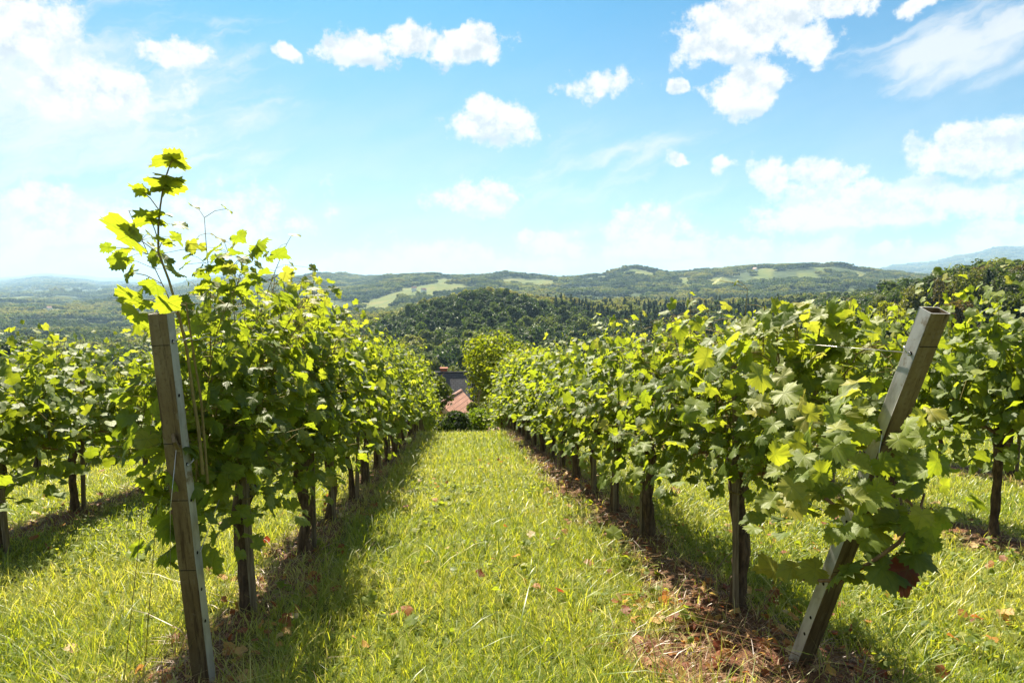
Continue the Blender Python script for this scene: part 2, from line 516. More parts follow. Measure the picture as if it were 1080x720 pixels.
# ------------------------------------------------------------------ woods
def crown_cards(rng, n, rx, rz, cz, lobes, card, flat=0.5, cone=False):
    """leaf clumps spread over lobes of a crown; returns vertices, quads"""
    P, N = [], []
    if cone:
        t = rng.random(n) ** 0.7
        zz = cz - rz + 2 * rz * (1 - t)
        rr = rx * t * (0.75 + 0.25 * np.cos(t * 40)) * (0.55 + 0.45 * rng.random(n))
        a = rng.random(n) * 2 * np.pi
        P = np.stack([rr * np.cos(a), rr * np.sin(a), zz], -1)
        N = np.stack([np.cos(a), np.sin(a), np.full(n, 0.5)], -1)
    else:
        L = []
        for i in range(lobes):
            u = rng.normal(size=3); u /= np.linalg.norm(u)
            u[2] = u[2] * 0.9 + 0.05
            f = 0.45 + 0.25 * rng.random()
            L.append((u * f * np.array([rx, rx, rz]) + np.array([0, 0, cz]), (0.32 + 0.22 * rng.random()) * min(rx, rz)))
        L.append((np.array([0, 0, cz]), 0.62 * min(rx, rz)))
        which = rng.integers(0, len(L), n)
        u = rng.normal(size=(n, 3)); u /= np.linalg.norm(u, axis=1, keepdims=True)
        u[:, 2] = np.where((u[:, 2] < -0.3) & (rng.random(n) < 0.7), -u[:, 2], u[:, 2])
        c = np.array([L[w][0] for w in which]); rad = np.array([L[w][1] for w in which])
        P = c + u * (rad * (0.80 + 0.28 * rng.random(n)))[:, None]
        N = u.copy()
    N = N + flat * rng.normal(size=(n, 3))
    N /= np.linalg.norm(N, axis=1, keepdims=True)
    T = np.cross(N, rng.normal(size=(n, 3))); T /= np.linalg.norm(T, axis=1, keepdims=True)
    B = np.cross(N, T)
    s = card * (0.6 + 0.8 * rng.random(n))[:, None]
    b = 0.25 * s * N
    V = np.stack([P - s * T, P - 0.55 * s * B + b, P + s * T, P + 0.55 * s * B + b], 1).reshape(-1, 3)
    Q = np.arange(4 * n).reshape(n, 4)
    return V, Q

def leafy(name, stops, trans, tmix=0.3, wood=False):
    m, k, out = new_mat(name)
    oi = k.n('ShaderNodeObjectInfo')
    rnd = oi.outputs['Random']
    geo = k.n('ShaderNodeNewGeometry')
    isl = k.math('ADD', k.math('MULTIPLY', rnd, 0.75), k.math('MULTIPLY', geo.outputs['Random Per Island'], 0.25))
    if wood:
        an = k.n('ShaderNodeAttribute', attribute_name='tone', attribute_type='INSTANCER')
        isl = k.math('ADD', k.math('MULTIPLY', isl, 0.6), k.math('SUBTRACT', k.math('MULTIPLY', an.outputs['Fac'], 1.1), 0.35), clamp=True)
    c = k.ramp(isl, stops)
    p = principled(k, c, 0.6, 0.25)
    t = k.n('ShaderNodeBsdfTranslucent')
    k.set(t.inputs['Color'], k.mix(1.0, c, (*trans, 1), 'MULTIPLY'))
    ms = k.n('ShaderNodeMixShader')
    ms.inputs[0].default_value = tmix
    k.set(ms.inputs[1], p); k.set(ms.inputs[2], t.outputs[0])
    k.set(out.inputs['Surface'], ms.outputs[0])
    return m
M_broad = leafy('broadleaf', [(0.0, (0.028, 0.046, 0.013)), (0.3, (0.062, 0.086, 0.018)), (0.55, (0.108, 0.126, 0.024)), (0.8, (0.160, 0.160, 0.030)), (1.0, (0.20, 0.178, 0.036))], (2.0, 2.2, 1.0), wood=True)
M_conif = leafy('conifer', [(0.0, (0.026, 0.046, 0.017)), (0.5, (0.044, 0.066, 0.022)), (1.0, (0.066, 0.086, 0.026))], (1.5, 1.6, 1.0), 0.15, wood=True)
M_olive = leafy('olive_leaf', [(0.0, (0.055, 0.075, 0.014)), (0.5, (0.085, 0.10, 0.018)), (1.0, (0.12, 0.12, 0.022))], (2.2, 2.2, 0.8))
M_yellow = leafy('yellowing_leaf', [(0.0, (0.085, 0.13, 0.012)), (0.5, (0.13, 0.165, 0.014)), (1.0, (0.19, 0.185, 0.018))], (2.1, 2.2, 0.6), 0.4)
M_darkleaf = leafy('dark_leaf', [(0.0, (0.022, 0.038, 0.011)), (0.5, (0.038, 0.058, 0.014)), (1.0, (0.06, 0.075, 0.018))], (2.0, 2.2, 0.8))
M_rustleaf = leafy('rusty_leaf', [(0.0, (0.055, 0.055, 0.016)), (0.5, (0.08, 0.07, 0.018)), (1.0, (0.11, 0.085, 0.022))], (2.0, 1.8, 0.8))

m, k, out = new_mat('bark')
tcn = k.n('ShaderNodeTexCoord')
bv = k.vec('MULTIPLY', tcn.outputs['Object'], (26, 26, 5))
bn = k.noise(bv, 1.6, 6, 0.65)
c = k.ramp(bn, [(0.3, (0.028, 0.018, 0.012)), (0.5, (0.085, 0.055, 0.034)), (0.7, (0.17, 0.115, 0.07))])
k.set(out.inputs['Surface'], principled(k, c, 0.9, 0.15, bump(k, bn, 0.9, 0.012)))
M_bark = m

rng = np.random.default_rng(7)
def wood_proto(kind, seed):
    r = np.random.default_rng(seed)
    if kind == 'broad':
        rx, rz = 4.2 * (0.85 + 0.3 * r.random()), 5.2 * (0.85 + 0.3 * r.random())
        V, Q = crown_cards(r, 520, rx, rz, 13 - rz, 11, 0.85, 0.35)
        mat = M_broad
    elif kind == 'conif':
        V, Q = crown_cards(r, 460, 3.1 + .7 * (seed % 2), 7.4, 7.6, 0, 0.85, 0.45, cone=True)
        mat = M_conif
    else:                                   # a clump of several crowns for the far hills
        Vs, Qs, b = [], [], 0
        for j in range(5):
            a = j * 1.256 + r.random(); d = 6 + 3 * r.random() if j else 0
            v, q = crown_cards(r, 130, 5.0, 5.5, 8 + 3 * r.random(), 6, 1.7, 0.3)
            v = v + np.array([d * math.cos(a), d * math.sin(a), 0])
            Vs.append(v); Qs.append(q + b); b += len(v)
        V, Q = np.concatenate(Vs), np.concatenate(Qs)
        mat = M_broad
    me = mesh_np('wood_' + kind, V, [Q])
    me.materials.append(mat)
    return bpy.data.objects.new('wood_' + kind, me)      # never linked to the scene

protos = [wood_proto('broad', s) for s in (1, 2, 3, 4)] + [wood_proto('conif', s) for s in (5, 6)] + [wood_proto('clump', s) for s in (8, 9, 10)]

def sector(n, r0, r1):
    r = np.sqrt(rng.random(n) * (r1 ** 2 - r0 ** 2) + r0 ** 2)
    a = rng.uniform(math.radians(-40), math.radians(48), n)
    return r * np.sin(a), r * np.cos(a)
PX, PS, PI_, PR, PT = [], [], [], [], []
for (n, r0, r1, kind) in ((1900, 95, 330, 'n'), (30000, 330, 1600, 'n'), (52000, 1600, 4600, 'c'), (26000, 4600, 14000, 'f')):
    x, y = sector(n, r0, r1)
    r = np.hypot(x, y)
    px = 540 + F * np.tan(np.arctan2(x, y) - YAW)
    dens = fbm(x / 160, y / 160, 77, 3)
    keep = (meadow(x, y) < 0.4) & (dens > (0.27 if kind == 'n' else 0.36))
    keep &= ~((r < 150) & (px > 330) & (px < 870))
    if kind == 'n':                           # individually built trees stand on the near right-hand slope
        keep &= ~((px > 860) & (r < 262))
        keep &= ~((px > 860) & (r > 262) & (r < 520) & (rng.random(len(x)) < .2))
        keep &= ~((px < 560) & (px > 400) & (r < 235))
    x, y, r, px = x[keep], y[keep], r[keep], px[keep]
    n = len(x)
    z = ground_z(x, y)
    if kind == 'n':
        con = fbm(x / 120, y / 120, 31, 2) + 0.30 * sstep(560, 690, px) * (1 - sstep(820, 900, px)) * sstep(300, 500, r) - .5 * sstep(840, 900, px) - 0.18 * sstep(0, 1, (620 - px) / 200)
        iscon = rng.random(n) < 0.42 * sstep(0.60, 0.90, con)
        idx = np.where(iscon, rng.integers(4, 6, n), rng.integers(0, 4, n))
        sc = np.where(iscon, 0.55 + 0.75 * rng.random(n), 0.6 + 0.75 * rng.random(n) ** 1.6)
    else:
        idx = rng.integers(6, 9, n)
        sc = (0.75 + 0.5 * rng.random(n)) * (1.0 if kind == 'c' else 2.2)
        z = z - (0 if kind == 'c' else 6)
    PX.append(np.stack([x, y, z - 0.3], -1)); PS.append(sc); PI_.append(idx); PR.append(rng.random(n) * 6.283)
    PT.append(np.clip(.5 + 1.4 * (fbm(x / 70, y / 70, 13, 2) - .5) + 1.5 * (fbm(x / 260, y / 260, 14, 2) - .5), 0, 1))
P = np.concatenate(PX)
me = bpy.data.meshes.new('forest')
me.vertices.add(len(P)); me.vertices.foreach_set('co', P.astype(np.float32).ravel())
for an, ty, arr in (('sc', 'FLOAT', np.concatenate(PS)), ('rot', 'FLOAT', np.concatenate(PR)), ('tone', 'FLOAT', np.concatenate(PT)), ('idx', 'INT', np.concatenate(PI_))):
    a = me.attributes.new(an, ty, 'POINT')
    a.data.foreach_set('value', arr.astype(np.int32 if ty == 'INT' else np.float32))
forest = tag(link('forest', me), kind='stuff')
ng = bpy.data.node_groups.new('forest', 'GeometryNodeTree')
ng.interface.new_socket('Geometry', in_out='INPUT', socket_type='NodeSocketGeometry')
ng.interface.new_socket('Geometry', in_out='OUTPUT', socket_type='NodeSocketGeometry')
gi, go = ng.nodes.new('NodeGroupInput'), ng.nodes.new('NodeGroupOutput')
jn = ng.nodes.new('GeometryNodeGeometryToInstance')
for p in reversed(protos):
    oi = ng.nodes.new('GeometryNodeObjectInfo')
    oi.inputs['Object'].default_value = p
    ng.links.new(oi.outputs['Geometry'], jn.inputs[0])
def named(n, ty):
    nd = ng.nodes.new('GeometryNodeInputNamedAttribute'); nd.data_type = ty
    nd.inputs['Name'].default_value = n
    return nd.outputs['Attribute']
iop = ng.nodes.new('GeometryNodeInstanceOnPoints')
cx = ng.nodes.new('ShaderNodeCombineXYZ')
ng.links.new(named('rot', 'FLOAT'), cx.inputs[2])
ng.links.new(gi.outputs[0], iop.inputs['Points'])
ng.links.new(jn.outputs[0], iop.inputs['Instance'])
iop.inputs['Pick Instance'].default_value = True
ng.links.new(named('idx', 'INT'), iop.inputs['Instance Index'])
ng.links.new(cx.outputs[0], iop.inputs['Rotation'])
ng.links.new(named('sc', 'FLOAT'), iop.inputs['Scale'])
ng.links.new(iop.outputs[0], go.inputs[0])
md_ = forest.modifiers.new('forest', 'NODES'); md_.node_group = ng

# trees one can tell apart: each a trunk with limbs and a crown of leaf clumps
def make_tree(name, loc, height, rx, rz, n, card, mat, seed, label, cat='tree', group=None, lobes=14, cone=False, trunk_r=None):
    r = np.random.default_rng(seed)
    root = empty(name, loc)
    tag(root, label, cat, group)
    tr = trunk_r or height * 0.018
    G = Geo()
    cz = height - rz
    G.tube([(0, 0, -0.4), (0.05 * tr, 0, height * .25), (tr * .6, tr * .3, height * .5), (0, 0, height * (0.93 if cone else .8))], [tr * 1.3, tr, tr * .7, tr * .15], 8)
    if not cone:
        for i in range(9):
            a = i * 2.4 + r.random(); z0 = height * (0.28 + 0.4 * r.random())
            e = np.array([math.cos(a) * rx * .7, math.sin(a) * rx * .7, min(height * .92, z0 + rz * (0.2 + .7 * r.random()))])
            G.tube([(0, 0, z0), e * np.array([.45, .45, 0]) + np.array([0, 0, z0 * .55 + e[2] * .45]), e], [tr * .45, tr * .3, tr * .08], 5)
    link('trunk', G.mesh('trunk', True), M_bark, root)
    if cone: V, Q = crown_cards(r, n, rx, rz, cz, 0, card, 0.4, cone=True)
    else: V, Q = crown_cards(r, n, rx, rz, cz, lobes, card, 0.55)
    link('crown', mesh_np('crown', V, [Q]), mat, root)
    return root

def on_ground(px, d):
    a = math.atan((px - 540) / F) + YAW
    x, y = d * math.sin(a), d * math.cos(a)
    return np.array([x, y, float(ground_z(x, y))])
def z_at(py, d): return EYE + (293 - py) / F * d

def tree_at(name, px, d, top_py, rx, rz, n, card, mat, seed, label, **kw):
    b = on_ground(px, d)
    return make_tree(name, b, z_at(top_py, d) - b[2], rx, rz, n, card, mat, seed, label, **kw)

tree_at('broadleaf_tree', 531, 40, 350, 2.9, 3.2, 6000, 0.15, M_yellow, 11, 'rounded yellow-green tree standing beyond the row ends, right of the dark roof', lobes=26)
tree_at('broadleaf_tree', 449, 36, 383, 1.45, 2.6, 4200, 0.12, M_olive, 12, 'olive green bushy tree crowding the left side of the dark roof', lobes=16)
tree_at('broadleaf_tree', 501, 33, 404, 0.62, 2.0, 2400, 0.10, M_olive, 13, 'small olive green tree covering the right half of the salmon pink gable', lobes=10)
for i, (px, d, ty, lab) in enumerate((
        (483, 25.5, 433, 'dark leafy bush closing the end of the grass path, below the pink gable'),
        (468, 26.5, 436, 'low green bush at the left end of the grass path'),
        (500, 27, 428, 'yellow-tinged bush right of the pink gable at the path end'))):
    b = on_ground(px, d)
    make_tree('bush', b, z_at(ty, d) - b[2], 0.75 if i != 1 else .6, (z_at(ty, d) - b[2]) * .5, 2200, 0.075, (M_darkleaf, M_olive, M_yellow)[i], 60 + i, lab, 'bush', lobes=12, trunk_r=0.04)

# wooded slope on the right and the nearest valley trees, each tree a thing
mats = dict(dark=M_darkleaf, olive=M_olive, rusty=M_rustleaf, yellow=M_yellow, conif=M_conif)
SLOPE_TREES = [
 (1068, 165, 283, 4.2, 5.0, 'dark', 'tall dark green tree at the right photo edge on the wooded slope'),
 (1040, 172, 286, 2.6, 6.2, 'conif', 'dark spruce near the right photo edge, first from the edge'),
 (1024, 168, 284, 4.4, 5.0, 'olive', 'broad olive green tree above the second right vine row, right of the tilted post'),
 (1000, 178, 290, 3.6, 4.4, 'rusty', 'brownish autumn-tinged tree directly above the tilted post top'),
 (1088, 178, 275, 4.2, 5.0, 'rusty', 'brownish tree cut by the right photo edge'),
 (985, 190, 288, 3.8, 4.8, 'dark', 'dark rounded tree on the skyline right of the olive pair'),
 (962, 186, 301, 4.0, 4.2, 'olive', 'olive green tree left of the tilted post top, on the wooded slope'),
 (938, 176, 312, 3.8, 4.0, 'yellow', 'yellowish green tree low on the slope, left of the tilted post'),
 (915, 190, 316, 3.8, 4.2, 'dark', 'dark green round tree above the second right vine row'),
 (893, 200, 322, 4.0, 4.4, 'olive', 'olive tree at the left foot of the right wooded slope'),
 (950, 225, 301, 3.8, 5.0, 'dark', 'dark green skyline tree where the right slope meets the far hills'),
 (1052, 220, 276, 4.2, 5.4, 'dark', 'large dark tree on the skyline of the right slope'),
 (1012, 228, 282, 4.0, 5.0, 'dark', 'dark rounded tree on the skyline right of the tilted post top'),
 (975, 240, 293, 4.0, 5.0, 'olive', 'olive tree on the skyline just left of the tilted post top'),
 (930, 235, 306, 4.0, 5.0, 'olive', 'pale olive tree high on the left shoulder of the right slope'),
 (1035, 245, 279, 4.0, 5.0, 'rusty', 'brown-tinged skyline tree on the right slope'),
 (906, 245, 314, 4.2, 4.6, 'dark', 'dark tree at the left end of the right slope skyline'),
 (880, 235, 322, 2.5, 7.0, 'conif', 'dark spruce above the highest leaves of the near right row'),
 (1075, 135, 300, 3.6, 4.4, 'olive', 'olive green tree low at the right edge, just over the vines'),
 (1048, 140, 305, 3.6, 4.2, 'dark', 'dark bushy tree just over the second right row, right of the post'),
 (1010, 145, 312, 3.4, 4.0, 'rusty', 'rust-tinged tree low behind the top of the tilted post'),
 (978, 150, 318, 3.6, 4.0, 'dark', 'dark green tree directly left of the tilted post top'),
 (945, 150, 328, 3.4, 3.8, 'olive', 'low olive tree showing just over the vines left of the tilted post'),
 (915, 155, 334, 3.4, 3.8, 'dark', 'low dark tree showing just over the near right vine tops'),
 (1100, 150, 290, 4.0, 4.6, 'dark', 'dark tree half outside the right photo edge'),
 (410, 200, 383, 3.4, 4.4, 'dark', 'dark tree in the valley just right of the left vine tops'),
 (425, 215, 378, 3.8, 4.6, 'olive', 'pale olive tree in the valley, upper left of the dark roof'),
 (441, 190, 387, 3.0, 3.8, 'dark', 'dark rounded valley tree left of the dark roof'),
 (458, 205, 378, 3.6, 4.6, 'olive', 'sunlit olive tree right behind the chimney'),
 (478, 185, 383, 3.2, 4.0, 'olive', 'grey-green valley tree rising directly above the dark roof'),
 (500, 180, 377, 4.0, 5.0, 'olive', 'broad pale valley tree left of the yellow-green tree'),
 (448, 228, 366, 4.2, 6.0, 'dark', 'tall dark valley tree above and left of the dark roof'),
 (490, 225, 365, 4.0, 5.5, 'dark', 'tall dark valley tree above the right end of the dark roof'),
]
for i, (px, d, ty, rx, rz, kd, lab) in enumerate(SLOPE_TREES):
    tree_at('spruce_tree' if kd == 'conif' else 'broadleaf_tree', px, d, ty, rx, rz, 1900, 0.36, mats[kd], 200 + i, lab, group='trees on the wooded slopes', lobes=15, cone=(kd == 'conif'))

# ------------------------------------------------------------------ houses below the vineyard
def plain(name, stops, scale=4.0, rough=0.8, spec=0.25, bs=0.3):
    m, k, out = new_mat(name)
    tcn = k.n('ShaderNodeTexCoord')
    n = k.noise(tcn.outputs['Object'], scale, 6, 0.6)
    k.set(out.inputs['Surface'], principled(k, k.ramp(n, stops), rough, spec, bump(k, n, bs, 0.01)))
    return m
def tiled(name, c0, c1, w, h):
    m, k, out = new_mat(name)
    tcn = k.n('ShaderNodeTexCoord')
    b = k.n('ShaderNodeTexBrick')
    k.set(b.inputs['Vector'], tcn.outputs['UV'])
    b.inputs['Color1'].default_value = (*c0, 1); b.inputs['Color2'].default_value = (*c1, 1)
    b.inputs['Mortar'].default_value = (c0[0] * .3, c0[1] * .3, c0[2] * .3, 1)
    b.inputs['Scale'].default_value = 1.0; b.inputs['Mortar Size'].default_value = 0.02
    b.inputs['Brick Width'].default_value = w; b.inputs['Row Height'].default_value = h
    c = k.mix(k.smooth(k.noise(tcn.outputs['Object'], 1.5, 5), 0.35, 0.7), b.outputs['Color'], (c0[0] * .7, c0[1] * .75, c0[2] * .7, 1))
    k.set(out.inputs['Surface'], principled(k, c, 0.7, 0.3, bump(k, b.outputs['Fac'], -0.5, 0.02)))
    return m
M_slate = tiled('slate_roof', (0.055, 0.055, 0.065), (0.085, 0.082, 0.09), 0.4, 0.22)
M_redtile = tiled('red_tile', (0.38, 0.19, 0.14), (0.45, 0.24, 0.18), 0.3, 0.25)
M_white = plain('white_render', [(0.3, (0.66, 0.64, 0.58)), (0.7, (0.78, 0.76, 0.70))])
M_salmon = plain('salmon_render', [(0.3, (0.52, 0.22, 0.16)), (0.7, (0.62, 0.28, 0.20))])
M_brick = plain('brick', [(0.3, (0.25, 0.08, 0.05)), (0.7, (0.36, 0.14, 0.09))], 12)
M_timber = plain('pale_timber', [(0.3, (0.42, 0.27, 0.18)), (0.7, (0.55, 0.38, 0.27))], 9)
M_glass = plain('dark_glass', [(0.3, (0.02, 0.022, 0.025)), (0.7, (0.03, 0.033, 0.036))], 2, 0.1, 0.6, 0)

def house(name, loc, rot, L, Wd, eave, ridge, wallm, roofm, label, windows=(), chimney=None, barge=None, detail=True):
    root = empty(name, loc); root.rotation_euler = (0, 0, rot)
    tag(root, label, 'house')
    G = Geo()
    h, w = L / 2, Wd / 2                                        # ridge along local X
    G.add([(-h, -w, -1.5), (h, -w, -1.5), (h, w, -1.5), (-h, w, -1.5), (-h, -w, eave), (h, -w, eave), (h, w, eave), (-h, w, eave), (-h, 0, ridge - .06), (h, 0, ridge - .06)],
          [[0, 1, 5, 4], [2, 3, 7, 6], [1, 2, 6, 9, 5], [3, 0, 4, 8, 7]])
    link('wall', G.mesh('wall'), wallm, root)
    ov, th = 0.35, 0.14
    hh = h + ov
    sl_ = (ridge - eave) / w
    G = Geo()
    for s in (-1, 1):
        a, b = np.array([0, 0.0, ridge]), np.array([0, s * (w + ov), eave - ov * sl_])
        nn = np.array([0, s * sl_, 1.0]); nn /= np.linalg.norm(nn)
        vs = []
        for off in (0.02, th):
            for (xx, pt) in ((-hh, a), (hh, a), (hh, b), (-hh, b)):
                vs.append(pt + np.array([xx, 0, 0]) + nn * off)
        f = [[0, 1, 2, 3], [7, 6, 5, 4], [0, 4, 5, 1], [1, 5, 6, 2], [2, 6, 7, 3], [3, 7, 4, 0]]
        G.add(vs, f)
    me = G.mesh('roof')
    uvl = me.uv_layers.new(name='UVMap')
    for lp in me.loops:
        v = me.vertices[lp.vertex_index].co
        uvl.data[lp.index].uv = (v.x, math.hypot(v.y, ridge - v.z))
    rf = link('roof', me, roofm, root)
    if detail:
        G = Geo(); G.tube([(-hh, 0, ridge + th), (hh, 0, ridge + th)], 0.11, 8)
        link('ridge_cap', G.mesh('ridge_cap', True), roofm, rf)
    if chimney:
        G = Geo(); G.box((chimney[0], chimney[1], ridge + .1), (0.6, 0.45, .7)); G.box((chimney[0], chimney[1], ridge + .5), (0.72, 0.56, 0.11))
        link('chimney', G.mesh('chimney'), M_brick, rf)
    if barge is not None:
        for s in (-1, 1):
            a, b = np.array([-hh - .03, 0, ridge + th]), np.array([-hh - .03, s * (w + ov), eave - ov * sl_ + th])
            G = Geo()
            d = np.array([0, 0, .30])
            vs = [a, b, b - d, a - d]; vs += [v - np.array([.05, 0, 0]) for v in vs]
            G.add(vs, [[0, 1, 2, 3], [7, 6, 5, 4], [0, 4, 5, 1], [1, 5, 6, 2], [2, 6, 7, 3], [3, 7, 4, 0]])
            link('barge_board', G.mesh('barge_board'), barge, rf)
    for (fx, y0, z0, ww, wh) in windows:                        # openings in the -X gable ('g') or the -Y front ('f')
        G, Pn = Geo(), Geo()
        fr = .09
        if fx == 'g':
            X0 = -h - .03
            for (dy, dz, sy, sz) in ((-ww / 2, 0, fr, wh + fr), (ww / 2, 0, fr, wh + fr), (0, -wh / 2, ww - fr, fr), (0, wh / 2, ww - fr, fr), (0, 0, .05, wh - fr)):
                G.box((X0, y0 + dy, z0 + dz), (.10, sy, sz))
            Pn.box((X0 + .02, y0, z0), (.04, ww - fr, wh - fr))
        else:
            Y0 = -w - .03
            for (dx, dz, sx, sz) in ((-ww / 2, 0, fr, wh + fr), (ww / 2, 0, fr, wh + fr), (0, -wh / 2, ww - fr, fr), (0, wh / 2, ww - fr, fr), (0, 0, .05, wh - fr)):
                G.box((y0 + dx, Y0, z0 + dz), (sx, .10, sz))
            Pn.box((y0, Y0 + .02, z0), (ww - fr, .04, wh - fr))
        wf = link('window', G.mesh('window'), M_timber, root)
        link('pane', Pn.mesh('pane'), M_glass, wf)
    return root

d = 62
b = on_ground(455, d); zr = z_at(394, d) - b[2]
house('farmhouse', b, -0.07, 6.6, 8.0, zr - 4.2, zr, M_white, M_slate, 'farmhouse with dark grey roof and small red chimney beyond the end of the grass path',
      windows=(('f', -1.6, 1.2, 1.0, 1.3), ('f', 1.4, 1.2, 1.0, 1.3)), chimney=(1.05, 0.3))
d = 41
b = on_ground(475, d); zr = z_at(421, d) - b[2]
house('gabled_house', b, math.pi / 2 - .26, 4.0, 4.4, zr - 2.1, zr, M_salmon, M_redtile, 'small salmon pink house whose pointed gable shows at the end of the grass path',
      windows=(('g', -0.25, zr - 1.5, .55, .75),), barge=M_timber)
for i, (px, py, dd, lab) in enumerate(((437, 306, 2050, 'tiny white farmhouse left of centre on the far green meadow'), (447, 309, 1950, 'tiny white barn right of the farmhouse on the far green meadow'),
        (52, 322, 2450, 'tiny white house among the woods of the far left plain'), (664, 297, 2250, 'tiny white house by the meadow on the far central ridge'),
        (795, 292, 2450, 'tiny white house by a meadow on the far right ridge'))):
    b = on_ground(px, dd)
    house('distant_house', b, 0.5 * i, 14, 9, 9, 14, M_white, M_redtile, lab, windows=(('f', -3, 4, 1.6, 1.8), ('f', 3, 4, 1.6, 1.8)), detail=False)

# ------------------------------------------------------------------ vine leaves
def leaf_outline(n, teeth, r):
    th = np.linspace(-math.pi, math.pi, n, endpoint=False) + math.pi / n
    ctrl_t = np.radians([0, 14, 31, 55, 70, 88, 114, 135, 160, 180])
    ctrl_r = np.array([1.0, .87, .72, .92, .82, .66, .78, .68, .54, .12])
    a = np.abs(th)
    rad = np.interp(a, ctrl_t, ctrl_r)
    if teeth:
        rad = rad * (1 + teeth * (np.arange(n) % 2 * 2 - 1)) * (1 + 0.05 * r.normal(size=n))
    return th, rad
def leaf_template(lod, seed):
    """a five-lobed toothed leaf: origin where the stalk joins, +Y to the tip, +Z the upper face"""
    r = np.random.default_rng(seed)
    if lod == 0: n, teeth = 46, 0.075
    elif lod == 1: n, teeth = 18, 0.04
    else: n, teeth = 9, 0
    th, rad = leaf_outline(n, teeth, r)
    if lod == 2: rad = np.interp(np.abs(th), np.radians([0, 60, 120, 180]), [1, .8, .72, .35])
    rim = np.stack([np.sin(th) * rad, np.cos(th) * rad], -1)
    if lod == 0:
        mid = rim * 0.52
        xy = np.concatenate([[[0, 0]], mid, rim])
        tris = np.stack([np.zeros(n, int), 1 + np.arange(n), 1 + (np.arange(n) + 1) % n], -1)[:, ::-1]
        quads = np.stack([1 + np.arange(n), 1 + n + np.arange(n), 1 + n + (np.arange(n) + 1) % n, 1 + (np.arange(n) + 1) % n], -1)[:, ::-1]
        polys = [tris, quads]
    else:
        xy = np.concatenate([[[0, 0]], rim])
        tris = np.stack([np.zeros(n, int), 1 + np.arange(n), 1 + (np.arange(n) + 1) % n], -1)[:, ::-1]
        polys = [tris]
    x, y = xy[:, 0], xy[:, 1]
    rr = np.hypot(x, y)
    aa = np.arctan2(x, y)
    fold, droop, ph = r.uniform(.05, .42), r.uniform(.12, .55), r.uniform(0, 6)
    z = fold * np.abs(x) - droop * rr ** 2 + 0.07 * rr * np.sin(3 * aa + ph) + 0.10 * rr ** 2 * np.cos(5 * aa) + 0.04 * r.normal(size=len(x)) * (rr > .7)
    return np.stack([x, y, z], -1), polys, xy

LT = {lod: [leaf_template(lod, 100 * lod + s) for s in range(6)] for lod in (0, 1, 2)}

def norm(v): return v / (np.linalg.norm(v, axis=-1, keepdims=True) + 1e-9)
class Leaves:
    def __init__(self): self.p, self.n, self.m, self.s, self.t = [], [], [], [], []
    def add(self, p, n, m, s, t):
        self.p.append(p); self.n.append(n); self.m.append(m); self.s.append(s); self.t.append(t)
    def mesh(self, name, lod, rng):
        p, n, mdir, s, t = map(np.array, (self.p, self.n, self.m, self.s, self.t))
        n = norm(n); y = norm(mdir - (mdir * n).sum(1, keepdims=True) * n); x = np.cross(y, n)
        pick = rng.integers(0, 6, len(p))
        Vs, polys, tint, luv, base = [], {3: [], 4: []}, [], [], 0
        for kk in range(6):
            I = np.where(pick == kk)[0]
            if not len(I): continue
            T, tp, xy = LT[lod][kk]
            w = p[I][:, None] + s[I][:, None, None] * (T[None, :, 0:1] * x[I][:, None] + T[None, :, 1:2] * y[I][:, None] + T[None, :, 2:3] * n[I][:, None])
            nv = len(T)
            off = base + nv * np.arange(len(I))
            for q in tp:
                polys[q.shape[1]].append((q[None] + off[:, None, None]).reshape(-1, q.shape[1]))
            Vs.append(w.reshape(-1, 3)); tint.append(np.repeat(t[I], nv)); luv.append(np.tile(xy, (len(I), 1)))
            base += nv * len(I)
        pl = [np.concatenate(v) for v in polys.values() if v]
        return mesh_np(name, np.concatenate(Vs), pl, dict(tint=np.concatenate(tint), luv=np.concatenate(luv)), smooth=(lod < 2))

